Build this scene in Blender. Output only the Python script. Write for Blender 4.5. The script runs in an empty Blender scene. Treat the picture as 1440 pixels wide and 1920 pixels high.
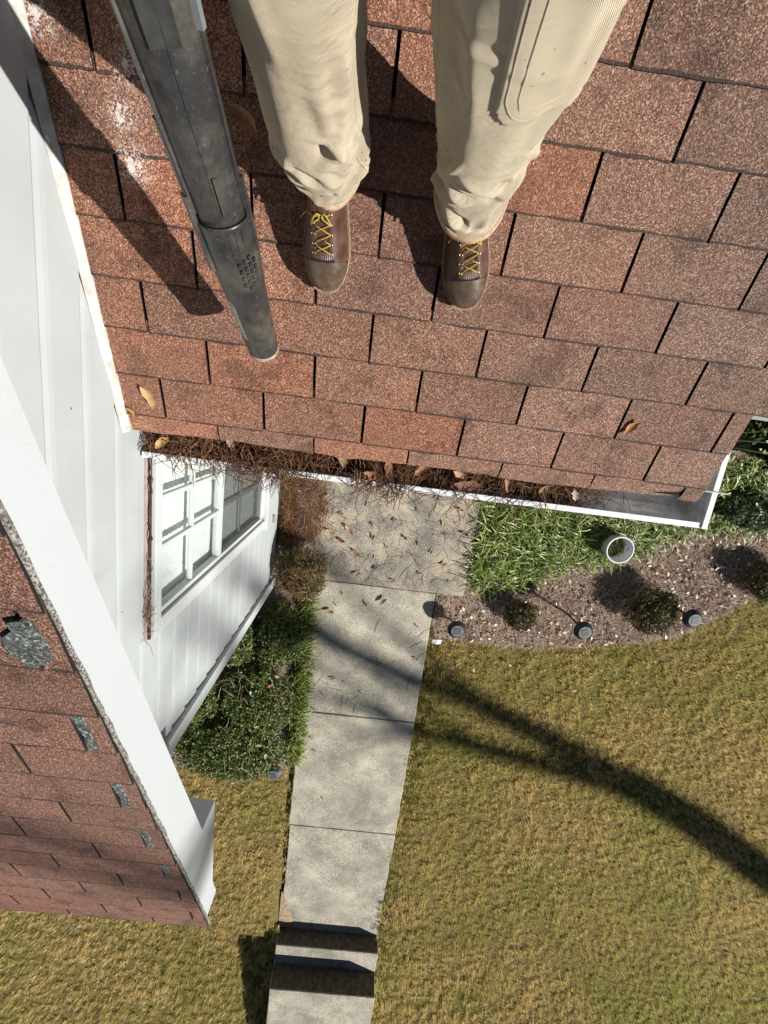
import bpy, bmesh, math, random
import numpy as np
from mathutils import Vector, Matrix, Quaternion
random.seed(7); rng = np.random.default_rng(11)
S = bpy.context.scene
COL = S.collection
R_ = math.radians

# ------------------------------------------------------------------ camera, sky, sun, exposure
cam_d = bpy.data.cameras.new('camera'); cam = bpy.data.objects.new('camera', cam_d); COL.objects.link(cam)
cr = Vector((0.991617, 0.129079, 0.005928)); cd = Vector((0.12433, -0.965619, 0.228303)); cf = Vector((0.035194, -0.225652, -0.973572))
cm = Matrix((cr, -cd, -cf)).transposed().to_4x4(); cm.translation = Vector((0.6591, 0.2216, 3.8307))
cam.matrix_world = cm
cam_d.sensor_fit = 'HORIZONTAL'; cam_d.sensor_width = 36; cam_d.lens = 36 * 804.455 / 1440
cam_d.clip_start = 0.02; cam_d.clip_end = 400
S.camera = cam
SUN = Vector((0.768, -0.358, 0.53)).normalized()
w = bpy.data.worlds.new('World'); S.world = w; w.use_nodes = True
wn = w.node_tree.nodes; bg = wn['Background']
sky = wn.new('ShaderNodeTexSky'); sky.sky_type = 'NISHITA'; sky.sun_disc = False
sky.sun_elevation = math.asin(SUN.z); sky.sun_rotation = math.atan2(SUN.x, SUN.y)
w.node_tree.links.new(sky.outputs[0], bg.inputs[0]); bg.inputs[1].default_value = 0.05; sky.air_density = .36; sky.dust_density = .1; sky.altitude = 200
sl = bpy.data.lights.new('sun', 'SUN'); sl.energy = 5.0; sl.angle = R_(0.53); sl.color = (1, 0.96, 0.9)
so = bpy.data.objects.new('sun', sl); COL.objects.link(so)
so.rotation_euler = (-SUN).to_track_quat('-Z', 'Y').to_euler(); so.location = SUN * 30
S.view_settings.view_transform = 'Standard'; S.view_settings.look = 'None'
S.view_settings.exposure = 0.46; S.view_settings.gamma = 1; S.view_settings.use_curve_mapping = False

# ------------------------------------------------------------------ helpers
def vnoise(p, seed=0):
    p = np.asarray(p, float); i = np.floor(p).astype(np.int64); f = p - i; f = f * f * (3 - 2 * f)
    def h(a, b, c):
        n = (a * 374761393 + b * 668265263 + c * 2147483647 + seed * 1274126177) & 0xffffffff
        n = ((n ^ (n >> 13)) * 1274126177) & 0xffffffff
        return ((n ^ (n >> 16)) & 0xffff) / 65535.0
    x, y, z = i[:, 0], i[:, 1], i[:, 2]; fx, fy, fz = f[:, 0], f[:, 1], f[:, 2]
    r = 0
    for dx in (0, 1):
        for dy in (0, 1):
            for dz in (0, 1):
                r = r + h(x + dx, y + dy, z + dz) * (fx if dx else 1 - fx) * (fy if dy else 1 - fy) * (fz if dz else 1 - fz)
    return r
def fbm(p, seed=0, o=3):
    r = 0; a = .5
    for k in range(o): r = r + a * vnoise(np.asarray(p) * 2 ** k, seed + k); a *= .5
    return r / (1 - .5 ** o)
def sstep(a, b, x):
    t = np.clip((x - a) / (b - a), 0, 1); return t * t * (3 - 2 * t)
def inpoly(x, y, poly):
    c = np.zeros(len(x), bool); n = len(poly)
    for i in range(n):
        x1, y1 = poly[i]; x2, y2 = poly[(i + 1) % n]
        if y1 == y2: continue
        c ^= ((y1 > y) != (y2 > y)) & (x < (x2 - x1) * (y - y1) / (y2 - y1) + x1)
    return c
def tag(o, label=None, cat=None, group=None, kind=None):
    if label: o['label'] = label
    if cat: o['category'] = cat
    if group: o['group'] = group
    if kind: o['kind'] = kind
    return o
def empty(name, loc=(0, 0, 0), label=None, cat=None, group=None):
    o = bpy.data.objects.new(name, None); COL.objects.link(o); o.location = loc; o.empty_display_size = .05
    return tag(o, label, cat, group)
def link(name, me, m=None, parent=None, mat=None, color=None):
    o = bpy.data.objects.new(name, me); COL.objects.link(o)
    if m is not None and not me.materials: me.materials.append(m)
    if parent is not None:
        o.parent = parent
        bpy.context.view_layer.update() if False else None
        o.matrix_parent_inverse = Matrix.Identity(4)
    if mat is not None: o.matrix_basis = mat
    if color is not None: o.color = (*color, 1)
    return o
def mesh(name, v, f, smooth=False):
    me = bpy.data.meshes.new(name); me.from_pydata([tuple(map(float, q)) for q in v], [], [tuple(map(int, q)) for q in f]); me.update()
    if smooth: me.polygons.foreach_set('use_smooth', [True] * len(me.polygons))
    return me
def bigmesh(name, V, F, C=None, smooth=False):
    """V (n,3), F (m,k) equal-sided faces, C (n,3) point colours"""
    me = bpy.data.meshes.new(name); n = len(V); m, k = F.shape
    me.vertices.add(n); me.vertices.foreach_set('co', V.astype(np.float32).ravel())
    me.loops.add(m * k); me.loops.foreach_set('vertex_index', F.astype(np.int32).ravel())
    me.polygons.add(m); me.polygons.foreach_set('loop_start', np.arange(0, m * k, k, dtype=np.int32))
    me.update(calc_edges=True)
    if C is not None:
        a = me.color_attributes.new('Col', 'FLOAT_COLOR', 'POINT')
        a.data.foreach_set('color', np.concatenate([C, np.ones((n, 1))], 1).astype(np.float32).ravel())
    if smooth: me.polygons.foreach_set('use_smooth', np.ones(m, bool))
    return me
def boxes(bl):
    V = []; F = []
    for (x0, x1, y0, y1, z0, z1) in bl:
        b = len(V)
        V += [(x0, y0, z0), (x1, y0, z0), (x1, y1, z0), (x0, y1, z0), (x0, y0, z1), (x1, y0, z1), (x1, y1, z1), (x0, y1, z1)]
        F += [(b, b + 3, b + 2, b + 1), (b + 4, b + 5, b + 6, b + 7), (b, b + 1, b + 5, b + 4), (b + 1, b + 2, b + 6, b + 5), (b + 2, b + 3, b + 7, b + 6), (b + 3, b, b + 4, b + 7)]
    return V, F
def box(name, m, parent, *bl, bevel=0):
    o = link(name, mesh(name, *boxes(bl)), m, parent)
    if bevel:
        b = o.modifiers.new('bevel', 'BEVEL'); b.width = bevel; b.segments = 2; b.limit_method = 'ANGLE'
    return o
def prism(poly, axis, a0, a1):
    """polygon in the two other axes extruded along axis"""
    n = len(poly); V = []
    for a in (a0, a1):
        for p in poly:
            V.append((a, p[0], p[1]) if axis == 0 else (p[0], a, p[1]) if axis == 1 else (p[0], p[1], a))
    F = [tuple(range(n)), tuple(range(2 * n - 1, n - 1, -1))]
    F += [(i, i + n, (i + 1) % n + n, (i + 1) % n) for i in range(n)]
    return V, F
def fixn(o):
    bm = bmesh.new(); bm.from_mesh(o.data); bmesh.ops.recalc_face_normals(bm, faces=bm.faces); bm.to_mesh(o.data); bm.free(); return o
def tube(pts, rad, n=8, cap=True):
    pts = [Vector(p) for p in pts]; V = []; F = []
    if not hasattr(rad, '__len__'): rad = [rad] * len(pts)
    up = Vector((0, 0, 1)); t0 = (pts[1] - pts[0]).normalized()
    if abs(t0.z) > .9: up = Vector((1, 0, 0))
    u = t0.cross(up).normalized()
    for i, p in enumerate(pts):
        t = (pts[min(i + 1, len(pts) - 1)] - pts[max(i - 1, 0)]).normalized()
        u = (u - t * u.dot(t)).normalized(); v = t.cross(u)
        for k in range(n):
            a = 2 * math.pi * k / n; V.append(p + (u * math.cos(a) + v * math.sin(a)) * rad[i])
    for i in range(len(pts) - 1):
        for k in range(n): F.append((i * n + k, i * n + (k + 1) % n, (i + 1) * n + (k + 1) % n, (i + 1) * n + k))
    if cap: F += [tuple(range(n - 1, -1, -1)), tuple(range((len(pts) - 1) * n, len(pts) * n))]
    return V, F
def tubes(ts, n=6):
    V = []; F = []
    for pts, r in ts:
        v, f = tube(pts, r, n); b = len(V); V += v; F += [tuple(i + b for i in q) for q in f]
    return V, F
def lathe(prof, n=32):
    V = []; F = []
    for (r, z) in prof:
        for k in range(n): a = 2 * math.pi * k / n; V.append((r * math.cos(a), r * math.sin(a), z))
    for i in range(len(prof) - 1):
        for k in range(n): F.append((i * n + k, i * n + (k + 1) % n, (i + 1) * n + (k + 1) % n, (i + 1) * n + k))
    return V, F

# ------------------------------------------------------------------ materials
class G:
    def __init__(s, name):
        s.m = bpy.data.materials.new(name); s.m.use_nodes = True; s.t = s.m.node_tree; s.p = s.t.nodes['Principled BSDF']; s.o = s.t.nodes['Material Output']
    def n(s, ty, ins=None, **kw):
        q = s.t.nodes.new('ShaderNode' + ty)
        for k, v in kw.items(): setattr(q, k, v)
        for k, v in (ins or {}).items(): s.put(q.inputs[k], v)
        return q
    def put(s, sock, v):
        if isinstance(v, bpy.types.NodeSocket): s.t.links.new(v, sock)
        else:
            if sock.type == 'RGBA' and len(v) == 3: v = (*v, 1)
            sock.default_value = v
    def pos(s): return s.n('NewGeometry').outputs['Position']
    def noise(s, vec, scale, detail=3, rough=.55): return s.n('TexNoise', {'Vector': vec, 'Scale': scale, 'Detail': detail, 'Roughness': rough}).outputs[0]
    def vor(s, vec, scale, out='Color', **kw): return s.n('TexVoronoi', {'Vector': vec, 'Scale': scale}, **kw).outputs[out]
    def ramp(s, f, stops, interp='LINEAR'):
        r = s.n('ValToRGB', {0: f}); e = r.color_ramp; e.interpolation = interp
        while len(e.elements) < len(stops): e.elements.new(.5)
        for el, (p, c) in zip(e.elements, stops): el.position = p; el.color = (*c, 1) if len(c) == 3 else c
        return r.outputs[0]
    def mix(s, f, a, b, mode='MIX'):
        q = s.n('Mix', data_type='RGBA', blend_type=mode); s.put(q.inputs[0], f); s.put(q.inputs[6], a); s.put(q.inputs[7], b); return q.outputs[2]
    def math(s, op, a, b=0.0, c=None, clamp=False):
        q = s.n('Math', operation=op, use_clamp=clamp); s.put(q.inputs[0], a); s.put(q.inputs[1], b)
        if c is not None: s.put(q.inputs[2], c)
        return q.outputs[0]
    def step(s, x, a, b):
        q = s.n('MapRange', interpolation_type='SMOOTHSTEP'); s.put(q.inputs[0], x); s.put(q.inputs[1], a); s.put(q.inputs[2], b); return q.outputs[0]
    def bump(s, h, strength=.5, dist=.01): 
        b = s.n('Bump', {'Height': h, 'Strength': strength, 'Distance': dist}); s.t.links.new(b.outputs[0], s.p.inputs['Normal']); return b
    def base(s, c, rough=.7, spec=.3):
        s.put(s.p.inputs['Base Color'], c); s.put(s.p.inputs['Roughness'], rough); s.put(s.p.inputs['Specular IOR Level'], spec); return s
M = {}
def shingle_mat():
    g = G('shingle granules'); p = g.pos()
    oc = g.n('ObjectInfo').outputs['Color']
    v = g.vor(p, 430); sx = g.n('SeparateColor', {0: v})
    gran = g.ramp(sx.outputs[0], [(0, (.075, .045, .036)), (.2, (.15, .08, .058)), (.5, (.24, .13, .092)), (.75, (.315, .185, .132)), (.9, (.43, .295, .22)), (1, (.58, .44, .34))])
    v2 = g.vor(p, 330); s2 = g.n('SeparateColor', {0: v2})
    lum = g.math('MULTIPLY_ADD', s2.outputs[1], .3, .85)
    gran = g.mix(1.0, gran, g.n('CombineColor', {0: lum, 1: lum, 2: lum}).outputs[0], 'MULTIPLY')
    c = g.mix(1.0, gran, oc, 'MULTIPLY')
    st = g.step(g.noise(p, 9, 5, .65), .5, .68); st = g.math('MULTIPLY', st, .72)
    c = g.mix(st, c, g.mix(1, c, (.42, .43, .46), 'MULTIPLY'))
    st2 = g.step(g.noise(p, 2.3, 3), .42, .7)
    c = g.mix(g.math('MULTIPLY', st2, .25), c, (.2, .125, .09))
    d1 = g.noise(p, 1.3, 4, .6); c = g.mix(g.math('MULTIPLY', g.step(d1, .48, .68), .45), c, g.mix(1, c, (.62, .66, .7), 'MULTIPLY')); c = g.mix(g.math('MULTIPLY', g.step(d1, .5, .3), .4), c, g.mix(1, c, (1.25, .95, .8), 'MULTIPLY'))
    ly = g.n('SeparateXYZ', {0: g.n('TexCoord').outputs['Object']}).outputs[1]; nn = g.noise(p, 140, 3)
    worn = g.math('LESS_THAN', g.math('ADD', ly, g.math('MULTIPLY', g.math('ADD', g.math('MULTIPLY', nn, .4), g.math('MULTIPLY', g.noise(p, 17, 3), .6)), -.012)), -.0012)  # black band along each tab's lower edge, broken up by noise
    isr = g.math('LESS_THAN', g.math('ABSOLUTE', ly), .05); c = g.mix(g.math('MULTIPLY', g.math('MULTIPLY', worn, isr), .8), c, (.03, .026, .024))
    # white overspray specks beside the wall trim
    ov = None
    for (x, y, z, r) in ((.03, .765, 2.731, .05), (-.1, .885, 2.782, .05), (.035, .69, 2.70, .06), (.055, .835, 2.76, .045)):
        d = g.n('VectorMath', {0: p, 1: (x, y, z)}, operation='DISTANCE').outputs['Value']
        q = g.step(d, r, r * .15); ov = q if ov is None else g.math('MAXIMUM', ov, q)
    sp = g.math('MULTIPLY', ov, g.step(s2.outputs[2], .55, .8)); 
    core = g.step(g.math('ADD', ov, g.noise(p, 60, 2)), 1.38, 1.5)
    c = g.mix(g.math('MULTIPLY', g.math('MAXIMUM', sp, core), .75), c, (.8, .77, .73))
    g.base(c, .85, .25)
    g.bump(g.math('ADD', s2.outputs[1], g.vor(p, 260, 'Distance')), .55, .0025)
    return g.m
M['shingle'] = shingle_mat()
def simple(name, col, rough=.6, spec=.3, var=.12, scale=20, bump=0, bscale=60, col2=None, metallic=0):
    g = G(name); p = g.pos(); n = g.noise(p, scale, 4)
    c2 = col2 or tuple(q * (1 - var * 2) for q in col)
    g.base(g.mix(g.step(n, .35, .7), col, c2), rough, spec); g.p.inputs['Metallic'].default_value = metallic
    if bump: g.bump(g.noise(p, bscale, 3), bump, .004)
    return g.m
M['felt'] = simple('black roofing felt', (.022, .02, .02), .9, .1)
def siding_mat():
    g = G('pale vinyl siding'); p = g.pos(); n = g.noise(p, 3, 4)
    c = g.mix(g.step(n, .35, .7), (.415, .445, .45), (.375, .402, .405))
    sp = g.math('MULTIPLY', g.math('LESS_THAN', g.vor(p, 17, 'Distance'), .055), g.math('GREATER_THAN', g.noise(p, 5, 2), .5)); c = g.mix(g.math('MULTIPLY', sp, .75), c, (.06, .055, .05))
    st = g.step(g.noise(g.n('VectorMath', {0: p, 1: (6, 5, .7)}, operation='MULTIPLY').outputs[0], 3, 3), .55, .75); c = g.mix(g.math('MULTIPLY', st, .18), c, (.27, .27, .25))
    g.base(c, .5, .35); g.bump(g.noise(p, 160, 2), .05, .004); return g.m
M['siding'] = siding_mat()
M['trim'] = simple('white painted trim', (.55, .58, .585), .45, .4, .03, 8, .06, 200)
def fascia_mat():
    g = G('white pebbled fascia'); p = g.pos()
    n = g.noise(p, 170, 2); n2 = g.noise(p, 6, 3)
    c = g.mix(g.step(n, .3, .5), (.475, .51, .525), (.505, .54, .555)); c = g.mix(g.math('MULTIPLY', g.step(n2, .5, .75), .3), c, (.46, .485, .49))
    g.base(c, .45, .4); g.bump(n, .08, .002); return g.m
M['fascia'] = fascia_mat()
M['old_trim'] = simple('dirty cream trim', (.52, .52, .49), .6, .3, .1, 30, .2, 120, col2=(.36, .34, .3))
M['gutter_in'] = simple('weathered white gutter', (.72, .73, .74), .45, .4, .1, 25, .1, 90, col2=(.5, .48, .45))
M['mauve'] = simple('faded mauve drip cap', (.42, .34, .34), .7, .2, .1, 30)
M['rot'] = simple('rotted dark debris', (.045, .032, .027), .95, .1, .2, 90, .8, 120, col2=(.09, .06, .045))
M['dark_room'] = simple('dim room wall', (.25, .27, .26), .9, .1)
def concrete(name, a, b, d, scale, blot):
    g = G(name); p = g.pos()
    n1 = g.noise(p, 2.2, 4, .6); n2 = g.noise(p, 95, 4, .7); n3 = g.noise(p, blot, 5, .7)
    c = g.mix(g.step(n1, .35, .65), a, b)
    gr = g.math('ADD', n2, g.math('MULTIPLY', g.math('SUBTRACT', n3, .5), .6)); c = g.mix(g.math('MULTIPLY', g.step(gr, .41, .58), .8), c, d)
    bl = g.step(n3, .56, .75); c = g.mix(g.math('MULTIPLY', bl, .6 if blot > 4 else .25), c, d)
    sp = g.math('LESS_THAN', g.vor(p, 55, 'Distance'), .13); c = g.mix(g.math('MULTIPLY', sp, .45), c, (.08, .07, .06))
    g.base(c, .9, .2); g.bump(g.math('ADD', n2, n1), .35, .006); return g.m
M['walk'] = concrete('lichened walk concrete', (.64, .595, .46), (.5, .465, .375), (.19, .18, .155), 4, 2.6)
M['porch'] = concrete('stained porch concrete', (.55, .47, .34), (.42, .38, .3), (.13, .125, .12), 4, 4.6)
M['found'] = simple('grey foundation block', (.3, .3, .3), .9, .1)
def thatch():
    g = G('lawn thatch'); p = g.pos(); n = g.noise(p, 30, 5, .7); n2 = g.noise(p, .8, 3)
    c = g.ramp(n, [(.25, (.08, .058, .022)), (.5, (.21, .155, .062)), (.75, (.34, .26, .11))]); c = g.mix(g.step(n2, .4, .65), c, g.mix(1, c, (.75, .95, .6), 'MULTIPLY'))
    g.base(c, .95, .1); g.bump(n, .8, .03); return g.m
M['thatch'] = thatch()
def mulch():
    g = G('pine straw mulch'); p = g.pos(); n = g.noise(p, 45, 6, .75); n2 = g.noise(p, 3, 3)
    c = g.ramp(n, [(.25, (.12, .08, .06)), (.5, (.34, .25, .19)), (.75, (.58, .46, .38))]); c = g.mix(g.math('MULTIPLY', g.step(n2, .45, .7), .5), c, (.13, .085, .055))
    g.base(c, .95, .1); g.bump(n, .9, .03); return g.m
M['mulch'] = mulch()
M['soil'] = simple('bare sandy soil', (.46, .34, .22), .95, .1, .2, 25, .6, 80)
def attr(name, rough=.6, spec=.3, trans=.25):
    g = G(name); a = g.n('VertexColor', layer_name='Col').outputs[0]; g.base(a, rough, spec)
    if trans:
        t = g.n('BsdfTranslucent', {'Color': a}); mx = g.n('MixShader', {0: trans, 1: g.p.outputs[0], 2: t.outputs[0]}); g.t.links.new(mx.outputs[0], g.o.inputs[0])
    return g.m
M['blade'] = attr('grass blades', .6, .25, .3)
M['leafy'] = attr('glossy leaves', .38, .35, .22)
M['straw'] = attr('pine straw', .6, .3, .1)
def dryleaf():
    g = G('dry leaf'); oc = g.n('ObjectInfo').outputs['Color']; p = g.n('TexCoord').outputs['Object']
    c = g.mix(g.math('MULTIPLY', g.step(g.noise(p, 90, 3), .5, .7), .6), oc, g.mix(1, oc, (.45, .4, .38), 'MULTIPLY')); g.base(c, .55, .3)
    t = g.n('BsdfTranslucent', {'Color': c}); mx = g.n('MixShader', {0: .2, 1: g.p.outputs[0], 2: t.outputs[0]}); g.t.links.new(mx.outputs[0], g.o.inputs[0])
    return g.m
M['dry'] = dryleaf()
M['bark'] = simple('brown bark', (.13, .095, .07), .95, .1, .25, 12, .9, 25)
M['twig'] = simple('brown twig', (.16, .085, .05), .8, .2, .2, 60)
def glass():
    g = G('window glass'); g.t.nodes.remove(g.p)
    tr = g.n('BsdfTransparent', {'Color': (.955, .975, .972)}); gl = g.n('BsdfGlossy', {'Roughness': .02}); lw = g.n('LayerWeight', {'Blend': .5}); fr = g.n('Math', {0: lw.outputs['Facing'], 1: 3.5}, operation='POWER'); fr = g.n('Math', {0: fr.outputs[0], 1: .7, 2: .05}, operation='MULTIPLY_ADD')
    mx = g.n('MixShader', {0: fr.outputs[0], 1: tr.outputs[0], 2: gl.outputs[0]}); g.t.links.new(mx.outputs[0], g.o.inputs[0]); return g.m
M['glass'] = glass()
def screen():
    g = G('insect screen'); df = g.n('BsdfDiffuse', {'Color': (.05, .055, .055)}); tr = g.n('BsdfTransparent')
    mx = g.n('MixShader', {0: .28, 1: tr.outputs[0], 2: df.outputs[0]}); g.t.links.new(mx.outputs[0], g.o.inputs[0]); g.t.nodes.remove(g.p); return g.m
M['screen'] = screen()
M['blind'] = simple('white window blind', (.86, .89, .89), .5, .3, .03)
def blower_mat():
    g = G('dirty black plastic'); p = g.pos()
    n = g.noise(p, 9, 7, .75); n2 = g.noise(p, 190, 3, .7)
    c = g.mix(g.step(n, .38, .75), (.024, .024, .025), (.1, .088, .07)); c = g.mix(g.math('MULTIPLY', g.step(n2, .55, .8), .35), c, (.2, .175, .14))
    sc = g.step(g.vor(g.n('VectorMath', {0: p, 1: (1, .25, .3)}, operation='MULTIPLY').outputs[0], 90, 'Distance'), .1, .04)
    c = g.mix(g.math('MULTIPLY', sc, .25), c, (.3, .28, .25))
    g.base(c, g.math('MULTIPLY_ADD', n, .5, .14), .5); g.bump(n2, .1, .001); return g.m
M['plastic'] = blower_mat()
M['plastic_new'] = simple('black plastic', (.02, .021, .022), .4, .5, .1, 30, col2=(.05, .047, .042))
M['decal'] = simple('worn white decal', (.75, .74, .7), .5, .3, .1, 120, col2=(.45, .43, .4))
M['mudrim'] = simple('muddy rim', (.4, .33, .25), .9, .1, .2, 80)
def twill():
    g = G('khaki twill'); p = g.n('TexCoord').outputs['Object']
    n = g.noise(p, 7, 4); n2 = g.noise(p, 90, 3, .7)
    c = g.mix(g.step(n, .35, .7), (.6, .52, .38), (.5, .425, .305)); c = g.mix(g.math('MULTIPLY', g.step(n2, .55, .75), .3), c, (.57, .5, .385))
    z = g.n('SeparateXYZ', {0: p}).outputs[2]
    lowz = g.step(z, 3.1, 2.85)
    sp = g.math('MULTIPLY', g.math('LESS_THAN', g.vor(p, 70, 'Distance'), .16), g.math('GREATER_THAN', g.math('ADD', g.noise(p, 12, 3), g.math('MULTIPLY', lowz, .12)), .6))
    c = g.mix(g.math('MULTIPLY', sp, .7), c, (.12, .09, .06))
    c = g.mix(g.math('MULTIPLY', g.step(g.math('ADD', g.noise(p, 15, 4), g.math('MULTIPLY', lowz, .15)), .58, .78), .4), c, (.33, .28, .22))
    wv = g.n('TexWave', {'Vector': p, 'Scale': 260, 'Distortion': .6}, bands_direction='DIAGONAL').outputs[1]
    g.base(c, .95, .05); g.p.inputs['Sheen Weight'].default_value = .1
    g.bump(g.math('ADD', g.math('MULTIPLY', wv, .25), g.math('MULTIPLY', g.math('ABSOLUTE', g.math('SUBTRACT', g.noise(g.n('VectorMath', {0: p, 1: (1, 1, 1.8)}, operation='MULTIPLY').outputs[0], 16, 4, .6), .5)), 5)), .7, .006); return g.m
M['twill'] = twill()
M['thread'] = simple('khaki stitching', (.5, .43, .33), .8, .1)
M['hem'] = simple('frayed pinkish hem', (.42, .25, .165), .9, .1, .2, 90, .5, 300, col2=(.5, .38, .27))
def leather(name, a, b, spec):
    g = G(name); p = g.pos(); n = g.noise(p, 25, 5, .65); n2 = g.noise(p, 260, 3)
    c = g.mix(g.step(n, .38, .68), a, b); g.base(c, g.math('MULTIPLY_ADD', n, .4, .2), spec); g.bump(g.math('ADD', n2, n), .25, .0015); return g.m
M['leather'] = leather('brown boot leather', (.06, .028, .019), (.11, .056, .038), .4)
M['toe'] = leather('scuffed toe leather', (.065, .042, .027), (.135, .092, .062), .5)
M['sole'] = simple('tan welt and sole', (.3, .2, .12), .8, .2, .2, 60)
M['lace'] = simple('yellow boot lace', (.42, .3, .07), .7, .2, .15, 200)
M['brass'] = simple('brass eyelet', (.6, .45, .2), .3, .5, .1, 30, metallic=1)
M['skin'] = simple('skin', (.5, .31, .22), .5, .4, .06, 30)
M['shirt'] = simple('dark blue work shirt', (.06, .08, .13), .9, .1, .15, 12, .2, 60)
M['hair'] = simple('brown hair', (.06, .035, .02), .6, .3)
M['lampcap'] = simple('dark lamp plastic', (.03, .032, .034), .45, .5, .15, 40)
M['lamptop'] = simple('grey lamp top', (.17, .18, .19), .6, .3, .08, 40)
M['solar'] = simple('small solar cell', (.1, .105, .11), .6, .3, .1, 60)
M['lens'] = simple('cloudy clear lens', (.55, .57, .56), .2, .5, .1, 50)
M['pot'] = simple('white plastic pot', (.7, .7, .7), .45, .4, .05, 15)
M['pipe_metal'] = simple('white aluminium downspout', (.7, .7, .69), .4, .4, .1, 20)
M['tagm'] = simple('white plant tag', (.8, .82, .85), .5, .3, .03)
M['tagb'] = simple('blue tag print', (.1, .22, .5), .5, .3, .05)
M['tagy'] = simple('yellow tag print', (.75, .6, .15), .5, .3, .05)
M['paper'] = simple('white paper scrap', (.75, .75, .74), .8, .2, .05)
M['underlay'] = None
def green_under():
    g = G('green mineral granules'); p = g.pos(); s2 = g.n('SeparateColor', {0: g.vor(p, 230)})
    c = g.ramp(s2.outputs[0], [(0, (.03, .035, .032)), (.5, (.075, .085, .076)), (.85, (.15, .165, .15)), (1, (.38, .4, .38))]); g.base(c, .8, .3); g.bump(s2.outputs[0], .5, .002); return g.m
M['underlay'] = green_under()
def grey_edge():
    g = G('grey worn edge granules'); p = g.pos(); s2 = g.n('SeparateColor', {0: g.vor(p, 260)})
    c = g.ramp(s2.outputs[0], [(0, (.06, .055, .05)), (.5, (.2, .185, .17)), (1, (.42, .4, .37))]); g.base(c, .85, .2); return g.m
M['edge'] = grey_edge()

# ------------------------------------------------------------------ ground
def gz(x, y):
    x = np.asarray(x, float); y = np.asarray(y, float)
    dip = .16 * ((x > .24) & (x < 1.37) & (y < -1.5))       # bed of the walk slabs
    return -.025 - dip + .34 * sstep(5.3, 8.6, -y) + .02 * (vnoise(np.stack([x * .9, y * .9, x * 0], -1).reshape(-1, 3), 3).reshape(x.shape) - .5)
BED = [(1.40, .9), (1.40, -1.5), (1.45, -1.85), (1.91, -1.86), (2.44, -1.84), (2.97, -1.76), (3.38, -1.68), (3.86, -1.54), (4.1, -1.33), (4.4, -1.09), (4.6, -.96), (5.4, -.7), (6.2, -.7), (6.2, .9)]
HEDGE = [(-.16, -1.0), (.2, -1.0), (.21, -3.5), (.12, -3.62), (-.9, -3.72), (-1.6, -3.6), (-1.6, -1.45), (-.16, -1.45)]
xs = np.concatenate([[-60, -30, -15, -10], np.arange(-6, 9.01, .15), [12, 18, 35, 60]])
ys = np.concatenate([[-60, -35, -20, -14], np.arange(-11, 2.01, .15), [6, 14, 30, 60]])
XX, YY = np.meshgrid(xs, ys); ZZ = gz(XX, YY)
V = np.stack([XX, YY, ZZ], -1).reshape(-1, 3); nx = len(xs); ii = np.arange(len(V)).reshape(len(ys), nx)
F = np.stack([ii[:-1, :-1], ii[:-1, 1:], ii[1:, 1:], ii[1:, :-1]], -1).reshape(-1, 4)
tag(link('lawn', bigmesh('lawn', V, F, smooth=True), M['thatch']), kind='structure')
def sheet(name, poly, dz, m, step=.06, bump=.03, seed=5):
    P = np.array(poly); x = np.arange(P[:, 0].min() - step, P[:, 0].max() + step, step); y = np.arange(P[:, 1].min() - step, P[:, 1].max() + step, step)
    X, Y = np.meshgrid(x, y); q = np.stack([X * 7, Y * 7, X * 0], -1).reshape(-1, 3)
    Z = gz(X, Y) + dz + (fbm(q, seed).reshape(X.shape) - .5) * bump
    V = np.stack([X, Y, Z], -1).reshape(-1, 3); n = len(x); i = np.arange(len(V)).reshape(len(y), n)
    F = np.stack([i[:-1, :-1], i[:-1, 1:], i[1:, 1:], i[1:, :-1]], -1).reshape(-1, 4)
    c = V[F].mean(1); F = F[inpoly(c[:, 0], c[:, 1], poly)]
    return link(name, bigmesh(name, V, F, smooth=True), m)
tag(sheet('planting_bed', BED, .03, M['mulch']), kind='structure')
tag(sheet('hedge_bed', HEDGE, .02, M['mulch'], seed=9), kind='structure')

# front walk: porch slab, walk slabs, steps
walk = box('front_walk', M['soil'], None, (.19, 1.42, -5.86, -1.39, -.25, -.12)); tag(walk, kind='structure')
def slab(name, x0, x1, y0, y1, z0, z1, m):
    bm = bmesh.new(); v, f = boxes([(x0, x1, y0, y1, z0, z1)]); vs = [bm.verts.new(q) for q in v]; [bm.faces.new([vs[i] for i in q]) for q in f]
    bmesh.ops.subdivide_edges(bm, edges=bm.edges[:], cuts=14, use_grid_fill=True)
    P = np.array([q.co[:] for q in bm.verts]); d = vnoise(P * 14, 2) - .5; d2 = vnoise(P * 60, 4) - .5
    for q, a, b in zip(bm.verts, d, d2):
        ex = min(abs(q.co.x - x0), abs(q.co.x - x1)); ey = min(abs(q.co.y - y0), abs(q.co.y - y1))
        if ex < .001: q.co.x += a * .012 + b * .006
        if ey < .001: q.co.y += b * .006
    me = bpy.data.meshes.new(name); bm.to_mesh(me); bm.free()
    o = link(name, me, m, walk); b = o.modifiers.new('b', 'BEVEL'); b.width = .008; b.segments = 2; b.limit_method = 'ANGLE'; b.angle_limit = 1
    return o
tag(slab('porch_slab', .0, 1.655, -1.385, 1.35, -.15, .03, M['porch']), 'stained tan porch slab littered with leaves')
slab('slab', .215, 1.395, -2.838, -1.398, -.1, .012, M['walk'])
slab('slab', .215, 1.395, -4.296, -2.852, -.1, .012, M['walk'])
o = slab('slab', .225, 1.395, -5.90, -4.310, -.1, .008, M['walk'])
for v_ in o.data.vertices: v_.co.z -= .055 * float(sstep(4.3, 5.9, -v_.co.y))
V = []; F = []; pl = [(.2, -5.32), (.235, -5.36), (.26, -5.44), (.3, -5.53), (.325, -5.63), (.345, -5.73), (.38, -5.80), (.40, -5.893), (.2, -5.893)]
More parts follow.
